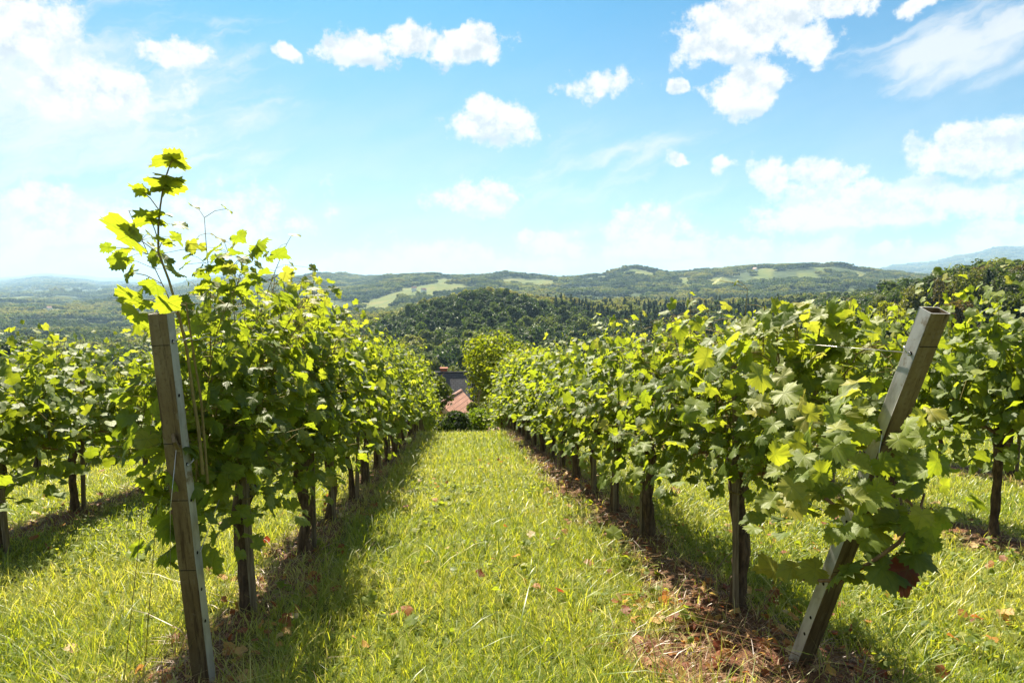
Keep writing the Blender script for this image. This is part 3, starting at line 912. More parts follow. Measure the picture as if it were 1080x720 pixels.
def leaf_material(name, top, lit, under, dead=False):
    m, k, out = new_mat(name)
    tint = k.attr('tint')
    uvn = k.attr('luv', 'Vector')
    sp = k.n('ShaderNodeSeparateXYZ'); k.set(sp.inputs[0], uvn)
    ang = k.math('ABSOLUTE', k.math('ARCTAN2', sp.outputs[0], sp.outputs[1]))
    rad = k.vec('LENGTH', uvn, out=1)
    d = None
    for a in (0.0, 0.96, 1.99):
        v = k.math('ABSOLUTE', k.math('SUBTRACT', ang, a))
        d = v if d is None else k.math('MINIMUM', d, v)
    vein = k.smooth(k.math('MULTIPLY', d, rad), 0.028, 0.006)
    sec = k.math('MULTIPLY', k.smooth(k.math('ABSOLUTE', k.math('SINE', k.math('MULTIPLY', k.math('ADD', rad, k.math('MULTIPLY', d, 0.6)), 26.0))), 0.16, 0.02), 0.45)
    vein = k.math('MAXIMUM', vein, sec)
    geo = k.n('ShaderNodeNewGeometry')
    mot = k.noise(geo.outputs['Position'], 45.0, 3)
    ct = k.ramp(tint, top)
    ct = k.mix(k.math('MULTIPLY', vein, 0.35), ct, (0.18, 0.22, 0.06, 1))
    ct = k.mix(k.smooth(mot, 0.45, 0.75), ct, k.mix(1.0, ct, (0.72, 0.78, 0.8, 1), 'MULTIPLY'))
    cu = k.mix(0.5, ct, (*under, 1))
    c = k.mix(geo.outputs['Backfacing'], ct, cu)
    p = principled(k, c, k.math('ADD', 0.42, k.math('MULTIPLY', mot, 0.25)), 0.32, bump(k, k.math('ADD', k.math('MULTIPLY', vein, -1.0), k.math('MULTIPLY', mot, 0.5)), 0.35, 0.004))
    t = k.n('ShaderNodeBsdfTranslucent')
    lc = k.ramp(tint, lit)
    lc = k.mix(k.math('MULTIPLY', vein, 0.7), lc, k.mix(1.0, lc, (0.50, 0.58, 0.5, 1), 'MULTIPLY'))
    lc = k.mix(k.smooth(mot, 0.4, 0.75), lc, k.mix(1.0, lc, (0.78, 0.84, 0.8, 1), 'MULTIPLY'))
    k.set(t.inputs['Color'], lc)
    ms = k.n('ShaderNodeMixShader')
    ms.inputs[0].default_value = 0.47
    k.set(ms.inputs[1], p); k.set(ms.inputs[2], t.outputs[0])
    k.set(out.inputs['Surface'], ms.outputs[0])
    return m
M_leaf = leaf_material('vine_leaf',
    [(0.0, (0.055, 0.086, 0.010)), (0.45, (0.105, 0.148, 0.013)), (0.75, (0.165, 0.195, 0.02)), (1.0, (0.24, 0.22, 0.02))],
    [(0.0, (0.26, 0.33, 0.015)), (0.45, (0.385, 0.445, 0.018)), (0.75, (0.45, 0.475, 0.026)), (1.0, (0.43, 0.42, 0.05))], (0.13, 0.17, 0.09))
M_deadleaf = leaf_material('dead_leaf',
    [(0.0, (0.16, 0.035, 0.018)), (0.5, (0.30, 0.11, 0.03)), (0.8, (0.48, 0.26, 0.05)), (1.0, (0.50, 0.42, 0.25))],
    [(0.0, (0.30, 0.05, 0.02)), (0.5, (0.45, 0.16, 0.03)), (1.0, (0.60, 0.42, 0.12))], (0.25, 0.18, 0.12))
M_shoot = plain('shoot_bark', [(0.3, (0.14, 0.10, 0.035)), (0.7, (0.24, 0.19, 0.06))], 30)
M_cane = plain('cane_bark', [(0.3, (0.10, 0.055, 0.03)), (0.7, (0.22, 0.13, 0.065))], 30)
M_stake = None
m, k, out = new_mat('stake_wood')
tcn = k.n('ShaderNodeTexCoord')
gr = k.noise(k.vec('MULTIPLY', tcn.outputs['Object'], (60, 60, 4)), 1.5, 6, 0.6)
c = k.ramp(gr, [(0.3, (0.075, 0.055, 0.035)), (0.55, (0.17, 0.13, 0.08)), (0.75, (0.27, 0.22, 0.15))])
k.set(out.inputs['Surface'], principled(k, c, 0.85, 0.2, bump(k, gr, 0.5, 0.006)))
M_stake = m
m, k, out = new_mat('grape_skin')
oi = k.n('ShaderNodeNewGeometry')
c = k.ramp(oi.outputs['Random Per Island'], [(0.0, (0.14, 0.20, 0.04)), (0.6, (0.22, 0.27, 0.06)), (1.0, (0.32, 0.28, 0.08))])
p = k.n('ShaderNodeBsdfPrincipled')
k.set(p.inputs['Base Color'], c); p.inputs['Roughness'].default_value = 0.35
p.inputs['Subsurface Weight'].default_value = 0.3; p.inputs['Subsurface Radius'].default_value = (0.01, 0.01, 0.004); p.inputs['Subsurface Scale'].default_value = 0.5
k.set(out.inputs['Surface'], p.outputs[0])
M_grape = m

def grape_bunch(rng):
    bm = bmesh.new()
    for i in range(46):
        t = rng.random()
        r = 0.036 * (1 - t) ** 0.7 + 0.006
        a = rng.uniform(0, 6.283)
        mt = Matrix.Translation((r * math.cos(a), r * math.sin(a), -0.03 - 0.13 * t))
        bmesh.ops.create_icosphere(bm, subdivisions=1, radius=0.0085 * rng.uniform(.85, 1.1), matrix=mt)
    me = bpy.data.meshes.new('grape_bunch'); bm.to_mesh(me); bm.free()
    me.polygons.foreach_set('use_smooth', [True] * len(me.polygons))
    me.materials.append(M_grape)
    return me
_gr = np.random.default_rng(5)
GRAPES = [grape_bunch(_gr) for _ in range(3)]

def build_vine(loc, seed, y0=-.65, y1=.65, top=1.95, lod=1, halfw=.40, per_m=11, skirt=55, grapes=0, flop=.34, thin=None, extra=None, bottom=.55, trunk_lean=0.0, topf=None):
    """one trained vine: trunk, canes tied along the wire with upright shoots, foliage, bunches"""
    rng = np.random.default_rng(seed)
    root = empty('grapevine', loc)
    sz = lambda y: -SLOPE * y
    T = Geo()
    wob = lambda a: rng.uniform(-a, a)
    pts = [np.array([0, 0, -.12]), np.array([wob(.02), wob(.02), .12]), np.array([wob(.05), wob(.05) + trunk_lean * .3, .35]), np.array([wob(.055), wob(.05) + trunk_lean * .7, .58]), np.array([wob(.02), trunk_lean, .74]), np.array([wob(.02), trunk_lean + .01, .82])]
    rr = np.array([.046, .034, .030, .032, .042, .026]) * rng.uniform(1.0, 1.4)
    # finer rings with knots
    P2, R2 = [], []
    for i in range(len(pts) - 1):
        for t in (0, .33, .66):
            P2.append(pts[i] * (1 - t) + pts[i + 1] * t + np.array([wob(.006), wob(.006), 0])); R2.append((rr[i] * (1 - t) + rr[i + 1] * t) * rng.uniform(.88, 1.15))
    P2.append(pts[-1]); R2.append(rr[-1] * .7)
    T.tube(P2, R2, 9 if lod < 2 else 6, jit=.14, rng=rng)
    link('trunk', T.mesh('trunk', True), M_bark, root)
    C, Sh, LV = Geo(), Geo(), Leaves()
    nc = 5 if lod < 2 else 4
    for ye in (y0, y1):
        if abs(ye) < .1: continue
        cp = [np.array([wob(.02), ye * t, .78 + .07 * math.sin(t * 3) + sz(ye * t) + wob(.01)]) for t in np.linspace(0, 1, nc + 1)]
        C.tube(cp, np.linspace(.014, .008, nc + 1), 6 if lod < 2 else 4)
    def leaf(p, side, hz, young, stalk_from=None):
        up = np.array([0, 0, 1.0])
        o = np.array([side, 0.25 * rng.normal(), 0])
        n = o * rng.uniform(.15, .95) + up * rng.uniform(.25, .95) + rng.normal(size=3) * .38
        mdir = o * .6 + np.array([0, .9 * rng.normal(), 0]) - up * rng.uniform(.1, .9)
        s = rng.uniform(.044, .080) * (1 - .42 * young) * (1.0 if lod < 2 else 1.12)
        t = np.clip(.30 + .20 * rng.normal() + .5 * young ** 1.6, 0, 1)
        if rng.random() < .015: t = .92
        LV.add(p, n, mdir, s, t)
        if lod == 0 and stalk_from is not None:
            Sh.tube([stalk_from, (stalk_from + p) / 2 + np.array([0, 0, .012]), p], [.0016, .0014, .0013], 3, cap=False)
    ns = max(3, int(round((y1 - y0) * per_m)))
    for i in range(ns):
        yb = y0 + (y1 - y0) * (i + rng.uniform(.1, .9)) / ns
        dens = 1.0 if thin is None else thin(yb)
        if rng.random() > dens: continue
        tp = (top if topf is None else topf(yb)) + float(np.clip(.11 * rng.normal(), -.25, .15))
        if rng.random() < .05: tp += .10
        side = 1 if rng.random() < .5 else -1
        b = np.array([wob(.04), yb, .80 + sz(yb)])
        nodes = []
        if rng.random() < flop:                   # shoot that has slipped out of the wires and hangs over the side
            reach = halfw * rng.uniform(.7, 1.25); pk = rng.uniform(.35, .78)
            for t in np.linspace(0, 1, 15):
                nodes.append(b + np.array([side * reach * t ** 1.2, .25 * wob(1) * t * .3 + .25 * t * side * .2, pk * math.sin(min(t * 2.2, 2.2)) * 1.05 - .25 * t * t]))
        else:
            L = tp - .80
            ax, bx, ay = .10 * rng.normal(), .16 * rng.normal(), .12 * rng.normal()
            nn = max(6, int(L / .075))
            for t in np.linspace(0, 1, nn):
                nodes.append(b + np.array([ax * t + bx * t * t, ay * t + .03 * math.sin(9 * t + i), L * t - .10 * abs(bx) * t * t * 4]))
        Nn = len(nodes)
        if lod < 2 or i % 2 == 0:
            stp = 1 if lod == 0 else 3
            sel = list(range(0, Nn, stp))
            if sel[-1] != Nn - 1: sel.append(Nn - 1)
            Sh.tube([nodes[j] for j in sel], [.0048 * (1 - .72 * j / Nn) for j in sel], 5 if lod == 0 else 3, cap=False)
        for j, nd in enumerate(nodes):
            t = j / (Nn - 1)
            if t < .06: continue
            young = max(0, (t - .72) / .28)
            sd = side if j % 2 else -side
            reps = 1 + (rng.random() < (.98 if t < .85 else .75)) + (rng.random() < (.95 if t < .9 else .2)) + (rng.random() < (.7 if t < .75 else 0))
            for q in range(reps):
                rad = rng.uniform(.05, .11) if q == 0 else rng.uniform(.09, .27) * (halfw / .4)
                s2 = sd if q == 0 else (1 if rng.random() < .5 else -1)
                p = nd + np.array([s2 * rad * rng.uniform(.5, 1), rad * rng.normal() * .7, rng.uniform(-.05, .06)])
                if p[2] - sz(p[1]) < bottom - .05: continue
                leaf(p, s2, p[2], young if q == 0 else young * .6, nd)
    for i in range(int(skirt * (y1 - y0))):       # leaves round the fruiting zone
        yb = rng.uniform(y0, y1)
        if thin is not None and rng.random() > thin(yb): continue
        sd = 1 if rng.random() < .5 else -1
        p = np.array([sd * abs(rng.normal()) * halfw * .55, yb, rng.uniform(bottom, 1.15) + sz(yb)])
        leaf(p, sd, p[2], 0)
    if extra: extra(LV, Sh, C, rng)
    if lod < 2: pass
    link('cane', C.mesh('cane', True), M_cane, root)
    if Sh.V: link('shoots', Sh.mesh('shoots', True), M_shoot, root)
    link('foliage', LV.mesh('foliage', lod, rng), M_leaf, root)
    for i in range(grapes):
        yb = rng.uniform(y0 * .8, y1 * .8); sd = 1 if i % 2 else -1
        gb = link('grape_bunch', GRAPES[i % 3], None, root, (sd * rng.uniform(.08, halfw * .55), yb, rng.uniform(.80, .98) + sz(yb)))
        gb.rotation_euler = (0, 0, rng.uniform(0, 6))
    return root

def gpt(x, y): return (x, y, float(ground_z(x, y)))

# the hand-placed shoots of the two front vines: picture columns and rows at a real distance along the row
def path_leaf(LV, Sh, org, a, t, y, tint, stem=None, tilt=(0, 0, 0), dy=0.0, base=None):
    p = at_y(*a, y) - org; q = at_y(*t, y + dy) - org
    md = q - p; s = np.linalg.norm(md) * .86
    if base is None: base = (-.15 + .35 * _gr.normal(), .10 + .18 * _gr.normal(), .75); tint = tint * .62
    n = np.array(base, float) + np.array(tilt) * np.array([1, -.5, 1])
    LV.add(p, n, md, s, tint)
    if stem is not None:
        b = at_y(*stem, y) - org
        Sh.tube([b, (b + p) / 2 + np.array([0, 0, .01]), p], [.0024, .002, .0018], 5, cap=False)

oL = np.array(gpt(ROWS['L1'], 3.95))
def extra_left(LV, Sh, C, rng):
    y = 3.0
    def stem(pts, r0, r1, yy=y):
        Sh.tube([at_y(px, py, yy) - oL for px, py in pts], np.linspace(r0, r1, len(pts)), 7, cap=False)
    stem([(214, 500), (209, 450), (204, 420), (197, 368), (188, 330), (178, 295), (167, 266), (167, 240), (169, 218), (173, 192), (180, 172), (184, 166)], .0075, .0022)
    stem([(219, 510), (216, 470), (212, 420), (206, 385), (200, 345), (196, 318)], .0065, .003, 3.06)
    L = lambda *a, **kw: path_leaf(LV, Sh, oL, *a, **kw)
    L((136, 249), (90, 241), y, .80, stem=(167, 267), tilt=(0, -.5, -.1), dy=-.03)
    L((141, 243), (134, 222), y, .25, tilt=(.5, 0, 0))
    L((159, 232), (133, 219), y, .78, stem=(168, 258), tilt=(0, -.4, 0))
    L((163, 232), (152, 246), y, .6, tilt=(.4, -.2, 0))
    L((173, 255), (184, 241), y, .8, stem=(168, 262), tilt=(0, -.5, 0))
    L((178, 256), (190, 259), y, .45, tilt=(0, .4, 0))
    L((182, 169), (205, 178), y, .97, tilt=(0, -.5, 0))
    L((181, 169), (151, 174), y, .95, tilt=(0, -.1, .3))
    L((182, 168), (196, 164), y, .98, tilt=(0, .1, 0))
    L((176, 186), (199, 193), y, .9, stem=(174, 190), tilt=(0, -.5, 0))
    L((176, 196), (192, 219), y, .92, stem=(172, 200), tilt=(0, -.5, 0))
    L((172, 200), (163, 182), y, .85, tilt=(0, -.4, 0))
    L((170, 192), (156, 207), y, .8, tilt=(0, -.4, 0))
    L((169, 226), (178, 212), y, .75, tilt=(0, -.4, 0))
    L((150, 202), (142, 184), y, .62, stem=(168, 222), tilt=(.5, -.2, 0))
    L((151, 203), (145, 214), y, .5, tilt=(.5, -.2, 0))
    L((170, 232), (162, 243), y, .6, tilt=(.2, -.3, 0))
    # foliage beside the post
    L((146, 316), (120, 336), 3.22, .80, stem=(196, 322), tilt=(0, -.6, -.2))
    L((147, 332), (129, 357), 3.22, .72, stem=(190, 330), tilt=(0, -.5, -.2))
    L((164, 300), (150, 314), 3.2, .35, tilt=(.3, -.3, 0))
    for (a, t, tt) in (((168, 462), (147, 484), .8), ((166, 505), (148, 522), .85), ((170, 520), (150, 545), .7), ((176, 470), (158, 455), .6),
                       ((172, 545), (162, 563), .75), ((188, 545), (174, 580), .2), ((186, 575), (178, 606), .15), ((190, 560), (200, 590), .2), ((196, 520), (180, 540), .3), ((192, 600), (184, 622), .15),
                       ((160, 380), (148, 400), .5), ((176, 500), (165, 500), .5)):
        L(a, t, 3.22, tt, tilt=(0, -.4, -.3))
    for (px, py) in ((235, 392), (258, 410), (238, 365), (262, 350), (226, 345), (252, 440), (225, 300), (248, 300), (216, 283), (240, 280), (262, 268), (232, 268), (280, 290), (285, 320)) * 3:
        px += 9 * rng.normal(); py += 8 * rng.normal()
        d = rng.uniform(6, 15), rng.uniform(6, 17)
        L((px, py), (px + rng.choice((-1, 1)) * d[0], py + d[1]), 3.1 + .3 * rng.random(), float(np.clip(.35 + .3 * rng.normal(), .1, .9)), tilt=tuple(rng.normal(size=3) * .3 + np.array([0, -.2, 0])))

oR = np.array(gpt(ROWS['R1'], 3.68))
def extra_right(LV, Sh, C, rng):
    L = lambda *a, **kw: path_leaf(LV, Sh, oR, *a, **kw)
    C.tube([at_y(px, py, y) - oR for px, py, y in ((800, 585, 3.2), (850, 612, 2.75), (885, 612, 2.55), (920, 592, 2.45), (948, 572, 2.4), (968, 545, 2.4), (975, 520, 2.45))], [.006, .007, .008, .008, .008, .007, .004], 6)
    C.tube([at_y(px, py, y) - oR for px, py, y in ((870, 470, 2.9), (920, 500, 2.6), (960, 530, 2.45), (985, 560, 2.4))], [.009, .008, .006, .003], 6)
    for (a, t, tt, yy) in (((866, 508), (832, 512), .9, 2.6), ((856, 540), (838, 552), .5, 2.6), ((925, 560), (895, 553), .8, 2.5), ((930, 556), (948, 535), .55, 2.5),
                           ((945, 548), (925, 532), .8, 2.5), ((890, 600), (862, 580), .25, 2.55), ((905, 600), (915, 586), .75, 2.55), ((860, 600), (838, 605), .85, 2.7), ((835, 598), (815, 594), .8, 2.8),
                           ((815, 600), (790, 606), .9, 2.9), ((960, 570), (972, 562), .15, 2.4), ((953, 580), (938, 590), .15, 2.4), ((965, 585), (972, 612), .12, 2.4), ((930, 598), (955, 622), .12, 2.42),
                           ((900, 604), (885, 618), .25, 2.5), ((915, 606), (924, 620), .2, 2.5), ((985, 545), (998, 530), .2, 2.45), ((890, 470), (905, 450), .75, 2.6), ((900, 455), (925, 448), .9, 2.55),
                           ((945, 450), (965, 440), .95, 2.5), ((940, 452), (922, 445), .85, 2.5), ((955, 480), (975, 470), .6, 2.45), ((880, 520), (862, 500), .8, 2.6), ((960, 500), (940, 520), .3, 2.5)):
        L(a, t, yy, tt, tilt=tuple(rng.normal(size=3) * .25), base=(-.1, -.45, .8) if rng.random() < .6 else (-.15, .6, .7))
    for i in range(125):
        px = rng.uniform(795, 1000); py = rng.uniform(395, 575) - (0 if px < 930 else 0)
        if px > 935 and py < 430: continue
        if py < 425 and abs(px - 950) < 40: continue
        yy = rng.uniform(2.12, 2.6)
        p = at_y(px, py, yy) - oR
        n = np.array([-.45, -.35, .75]) + rng.normal(size=3) * .4
        LV.add(p, n, np.array([rng.normal() * .8, -.4 + rng.normal() * .5, -.4 + .4 * rng.normal()]), rng.uniform(.045, .075), float(np.clip(.50 + .25 * rng.normal() + .2 * (py < 440), 0, 1)))
    for i in range(230):                          # the hump of young growth left of the post
        px, py = 845 + 62 * rng.normal(), 0
        py = 318 + .0045 * (px - 855) ** 2 + abs(rng.normal()) * 45
        if px > 925: continue
        yy = rng.uniform(2.75, 3.5)
        p = at_y(px, py, yy) - oR
        LV.add(p, np.array([-.3, -.2, .8]) + rng.normal(size=3) * .45, np.array([rng.normal() * .8, rng.normal() * .6, -.3 + .4 * rng.normal()]), rng.uniform(.042, .075), float(np.clip(.55 + .22 * rng.normal(), 0, 1)))
    for i in range(9):
        px = 800 + i * 12 + 5 * rng.normal()
        Sh.tube([at_y(px - 10, 440, 3.1) - oR, at_y(px - 3 * rng.normal(), 380, 3.1) - oR, at_y(px + 5 * rng.normal(), 322, 3.1) - oR], [.005, .004, .0022], 5, cap=False)

ORD = ['first', 'second', 'third', 'fourth', 'fifth', 'sixth', 'seventh', 'eighth', 'ninth', 'tenth', 'eleventh', 'twelfth', 'thirteenth', 'fourteenth', 'fifteenth', 'sixteenth', 'seventeenth', 'eighteenth', 'nineteenth', 'twentieth']
def make_stake(loc, seed, h=1.45):
    r = np.random.default_rng(seed)
    root = empty('vine_stake', loc)
    G = Geo()
    a = r.uniform(-.04, .04); b = r.uniform(-.035, .035); w = .017
    sec = [(-w, -w), (w, -w), (w, w), (-w, w)]
    V, P = [], []
    N = 6
    for i in range(N):
        z = -.3 + (h + .3) * i / (N - 1)
        for (x, y) in sec: V.append((x * (1 + r.uniform(-.07, .07)) + a * z + .003 * r.normal(), y * (1 + r.uniform(-.07, .07)) + b * z, z))
    for i in range(N - 1):
        for j in range(4): P.append([i * 4 + j, i * 4 + (j + 1) % 4, (i + 1) * 4 + (j + 1) % 4, (i + 1) * 4 + j])
    P.append([N * 4 - 4 + j for j in range(4)])
    G.add(V, P)
    link('post', G.mesh('post'), M_stake, root)
    T = Geo()
    zt = .70
    T.tube([(math.cos(q) * .036 + a * zt, math.sin(q) * .036 + b * zt, zt + .004 * math.sin(2 * q)) for q in np.linspace(0, 2 * math.pi, 13)], .0035, 4, cap=False)
    link('tie', T.mesh('tie'), M_shoot, root)
    return root

GROUPS = {'L1': 'vines in the row left of the grass path', 'R1': 'vines in the row right of the grass path', 'L2': 'vines in the second row on the left', 'R2': 'vines in the second row on the right', 'L3': 'vines in the farthest row on the left', 'R3': 'vines in the farthest row on the right'}
ROWTXT = {'L1': 'row left of the grass path', 'R1': 'row right of the grass path', 'L2': 'second row on the left', 'R2': 'second row on the right', 'L3': 'third row on the left', 'R3': 'third row on the right'}

far_v = [build_vine((0, 0, 0), 500 + i, top=2.0 + .06 * (i % 3), lod=2, per_m=13, skirt=130, halfw=.45, bottom=.52) for i in range(5)]
mid_v = [build_vine((0, 0, 0), 520 + i, top=1.92, lod=1, per_m=13, skirt=140, halfw=.43, bottom=.5) for i in range(4)]
stk = [make_stake((0, 0, 0), 700 + i, 1.3 + .1 * i) for i in range(4)]
used = set()
def vine_copy(src, loc, rng, flip):
    if src.name not in used:
        used.add(src.name); c = src
    else:
        c = copy_tree(src)
    c.location = loc
    s = rng.uniform(.93, 1.07)
    c.scale = (s * (-1 if flip else 1), 1.0, s)
    return c

PLAN = {'L1': [3.95, 5.33, 6.55, 7.75, 8.95] + list(np.arange(10.2, 25.5, 1.27)),
        'R1': [3.68, 5.43, 6.64, 7.79, 9.0] + list(np.arange(10.2, 25.5, 1.25)),
        'L2': list(np.arange(5.75, 21, 1.65)), 'R2': [4.1, 5.15] + list(np.arange(6.45, 19, 1.3)),
        'L3': list(np.arange(9.0, 22, 1.3)), 'R3': list(np.arange(8.3, 17, 1.3))}
rv = np.random.default_rng(99)
for row, ys in PLAN.items():
    for i, y in enumerate(ys):
        x = ROWS[row] + rv.uniform(-.03, .03)
        if row == 'L2' and i == 0: x += .3
        loc = gpt(x, y)
        side = row[0]
        if row == 'L1' and i == 0:
            o = build_vine(gpt(ROWS[row], y), 1, -1.0, .7, 2.08, 0, .33, 16, 120, 4, .34, topf=lambda yb: float(np.interp(yb, [-1.0, -.75, -.45, .1], [1.35, 1.8, 2.08, 2.12])), thin=lambda yb: .45 if yb < -.75 else 1, extra=extra_left, bottom=.5)
        elif row == 'L1' and i < 3:
            o = build_vine(loc, 2 + i, -.65, .62, 2.10, 0 if i == 1 else 1, .38, 15, 120, 4, .32, bottom=.48)
        elif row == 'L1' and i < 6:
            o = build_vine(loc, 2 + i, -.62, .62, 2.08, 1, .40, 14, 120, 2, .32, bottom=.48)
        elif row == 'R1' and i == 0:
            o = build_vine(gpt(ROWS[row], y), 21, -1.0, .85, 1.74, topf=lambda yb: float(np.interp(yb, [-1, -.4, .2], [1.42, 1.66, 1.74])), lod=0, halfw=.42, per_m=12, skirt=90, grapes=5, flop=.45, thin=lambda yb: .8, extra=extra_right, bottom=.64)
        elif row == 'R1' and i < 3:
            o = build_vine(loc, 22 + i, -.95 if i == 1 else -.6, .62, 1.76 + .03 * i, 0 if i == 1 else 1, .48, 14, 130, 4, .48, bottom=.5)
        elif row == 'R1' and i < 6:
            o = build_vine(loc, 22 + i, -.62, .62, 1.86 + .03 * (i - 3), 1, .50, 14, 130, 2, .48, bottom=.5)
        elif (row == 'R2' and y < 8) or (row == 'L2' and y < 10):
            o = vine_copy(mid_v[(i + (2 if row == 'R2' else 0)) % 4], loc, rv, i % 2 == 1)
            if row == 'R2': o.scale = (o.scale[0], 1.0, o.scale[2] * 1.07)
            if row == 'L2': o.scale = (o.scale[0] * 1.05, 1.32, o.scale[2] * .95)
        else:
            o = vine_copy(far_v[(i * 3 + len(row) + ord(row[1])) % 5], loc, rv, rv.random() < .5)
            if row == 'R2': o.scale = (o.scale[0], 1.0, o.scale[2] * 1.07)
            if row == 'L2': o.scale = (o.scale[0], 1.3, o.scale[2] * .93)
            if row == 'R1': o.scale = (o.scale[0] * 1.1, 1.0, o.scale[2] * (.93 + .005 * i))
            if row == 'L3': o.scale = (o.scale[0], 1.0, o.scale[2] * .88)
        if row == 'L1' and i == 0: lab = 'grapevine behind the upright left end post, with one tall bright shoot against the sky'
        elif row == 'R1' and i == 0: lab = 'low sprawling grapevine wrapped round the tilted right end post'
        elif side == 'L' and row == 'L1': lab = '%s grapevine trunk behind the upright end post, in the %s' % (ORD[i], ROWTXT[row])
        elif row == 'R1': lab = '%s grapevine trunk behind the tilted end post, in the %s' % (ORD[i], ROWTXT[row])
        else: lab = '%s grapevine from the near end of the %s' % (ORD[i], ROWTXT[row])
        tag(o, lab, 'grapevine', GROUPS[row])
        if row[1] in '12' or i % 2 == 0:
            sx, sy = (.035, -.075) if row == 'R1' else (.055, -.06)
            if row == 'R1': sx = -.03
            if i % 3 == 1: sy = -sy
            s = stk[(i + len(row) * ord(row[1])) % 4]
            sl2 = gpt(loc[0] + sx + rv.uniform(-.02, .02), y + sy)
            if s.name in used: s = copy_tree(s)
            else: used.add(s.name)
            s.location = sl2
            s.rotation_euler = (0, 0, rv.uniform(-.5, .5))
            tag(s, '%s thin wooden stake from the near end of the %s' % (ORD[i], ROWTXT[row]), 'stake', 'wooden stakes beside the vine trunks')
for o in far_v + mid_v + stk:
    if o.name not in used:
        for ch in list(o.children): bpy.data.objects.remove(ch)
        bpy.data.objects.remove(o)

# ------------------------------------------------------------------ end posts of weathered steel box section
m, k, out = new_mat('post_rust')
tcn = k.n('ShaderNodeTexCoord')
ov = tcn.outputs['Object']
n = k.noise(k.vec('MULTIPLY', ov, (14, 14, 2.5)), 1.3, 7, 0.65)
n3 = k.noise(ov, 60, 4, 0.6)
c = k.ramp(n, [(0.25, (0.065, 0.040, 0.016)), (0.45, (0.12, 0.080, 0.034)), (0.6, (0.16, 0.118, 0.055)), (0.78, (0.21, 0.17, 0.11))])
c = k.mix(k.smooth(n3, 0.5, 0.75), c, (0.09, 0.055, 0.025, 1))
c = k.mix(k.smooth(k.noise(k.vec('MULTIPLY', ov, (40, 40, 3)), 1.0, 6, 0.7), 0.52, 0.64), c, (0.055, 0.030, 0.012, 1))
c = k.mix(k.smooth(k.noise(ov, 7, 6, 0.7), 0.58, 0.66), c, (0.17, 0.14, 0.09, 1))
k.set(out.inputs['Surface'], principled(k, c, 0.62, 0.4, bump(k, n3, 0.25, 0.003), 0.25))
M_rust = m
m, k, out = new_mat('post_zinc')
tcn = k.n('ShaderNodeTexCoord')
ov = tcn.outputs['Object']
n = k.noise(k.vec('MULTIPLY', ov, (10, 10, 3)), 2.0, 7, 0.65)
c = k.ramp(n, [(0.3, (0.20, 0.19, 0.17)), (0.5, (0.34, 0.33, 0.31)), (0.7, (0.42, 0.41, 0.39))])
c = k.mix(k.smooth(k.noise(ov, 9, 5, 0.7), 0.55, 0.72), c, (0.16, 0.11, 0.06, 1))
k.set(out.inputs['Surface'], principled(k, c, 0.5, 0.4, bump(k, n, 0.2, 0.003), 0.3))
M_zinc = m
m, k, out = new_mat('hole_dark')
k.set(out.inputs['Surface'], principled(k, k.ramp(k.noise(None, 20), [(0.3, (0.012, 0.010, 0.008)), (0.7, (0.02, 0.017, 0.013))]), 0.9, 0.1))
M_hole = m
m, k, out = new_mat('wire_steel')
c = k.ramp(k.noise(None, 9, 4), [(0.3, (0.35, 0.34, 0.32)), (0.7, (0.55, 0.54, 0.52))])
k.set(out.inputs['Surface'], principled(k, c, 0.35, 0.5, None, 0.8))
M_wire = m

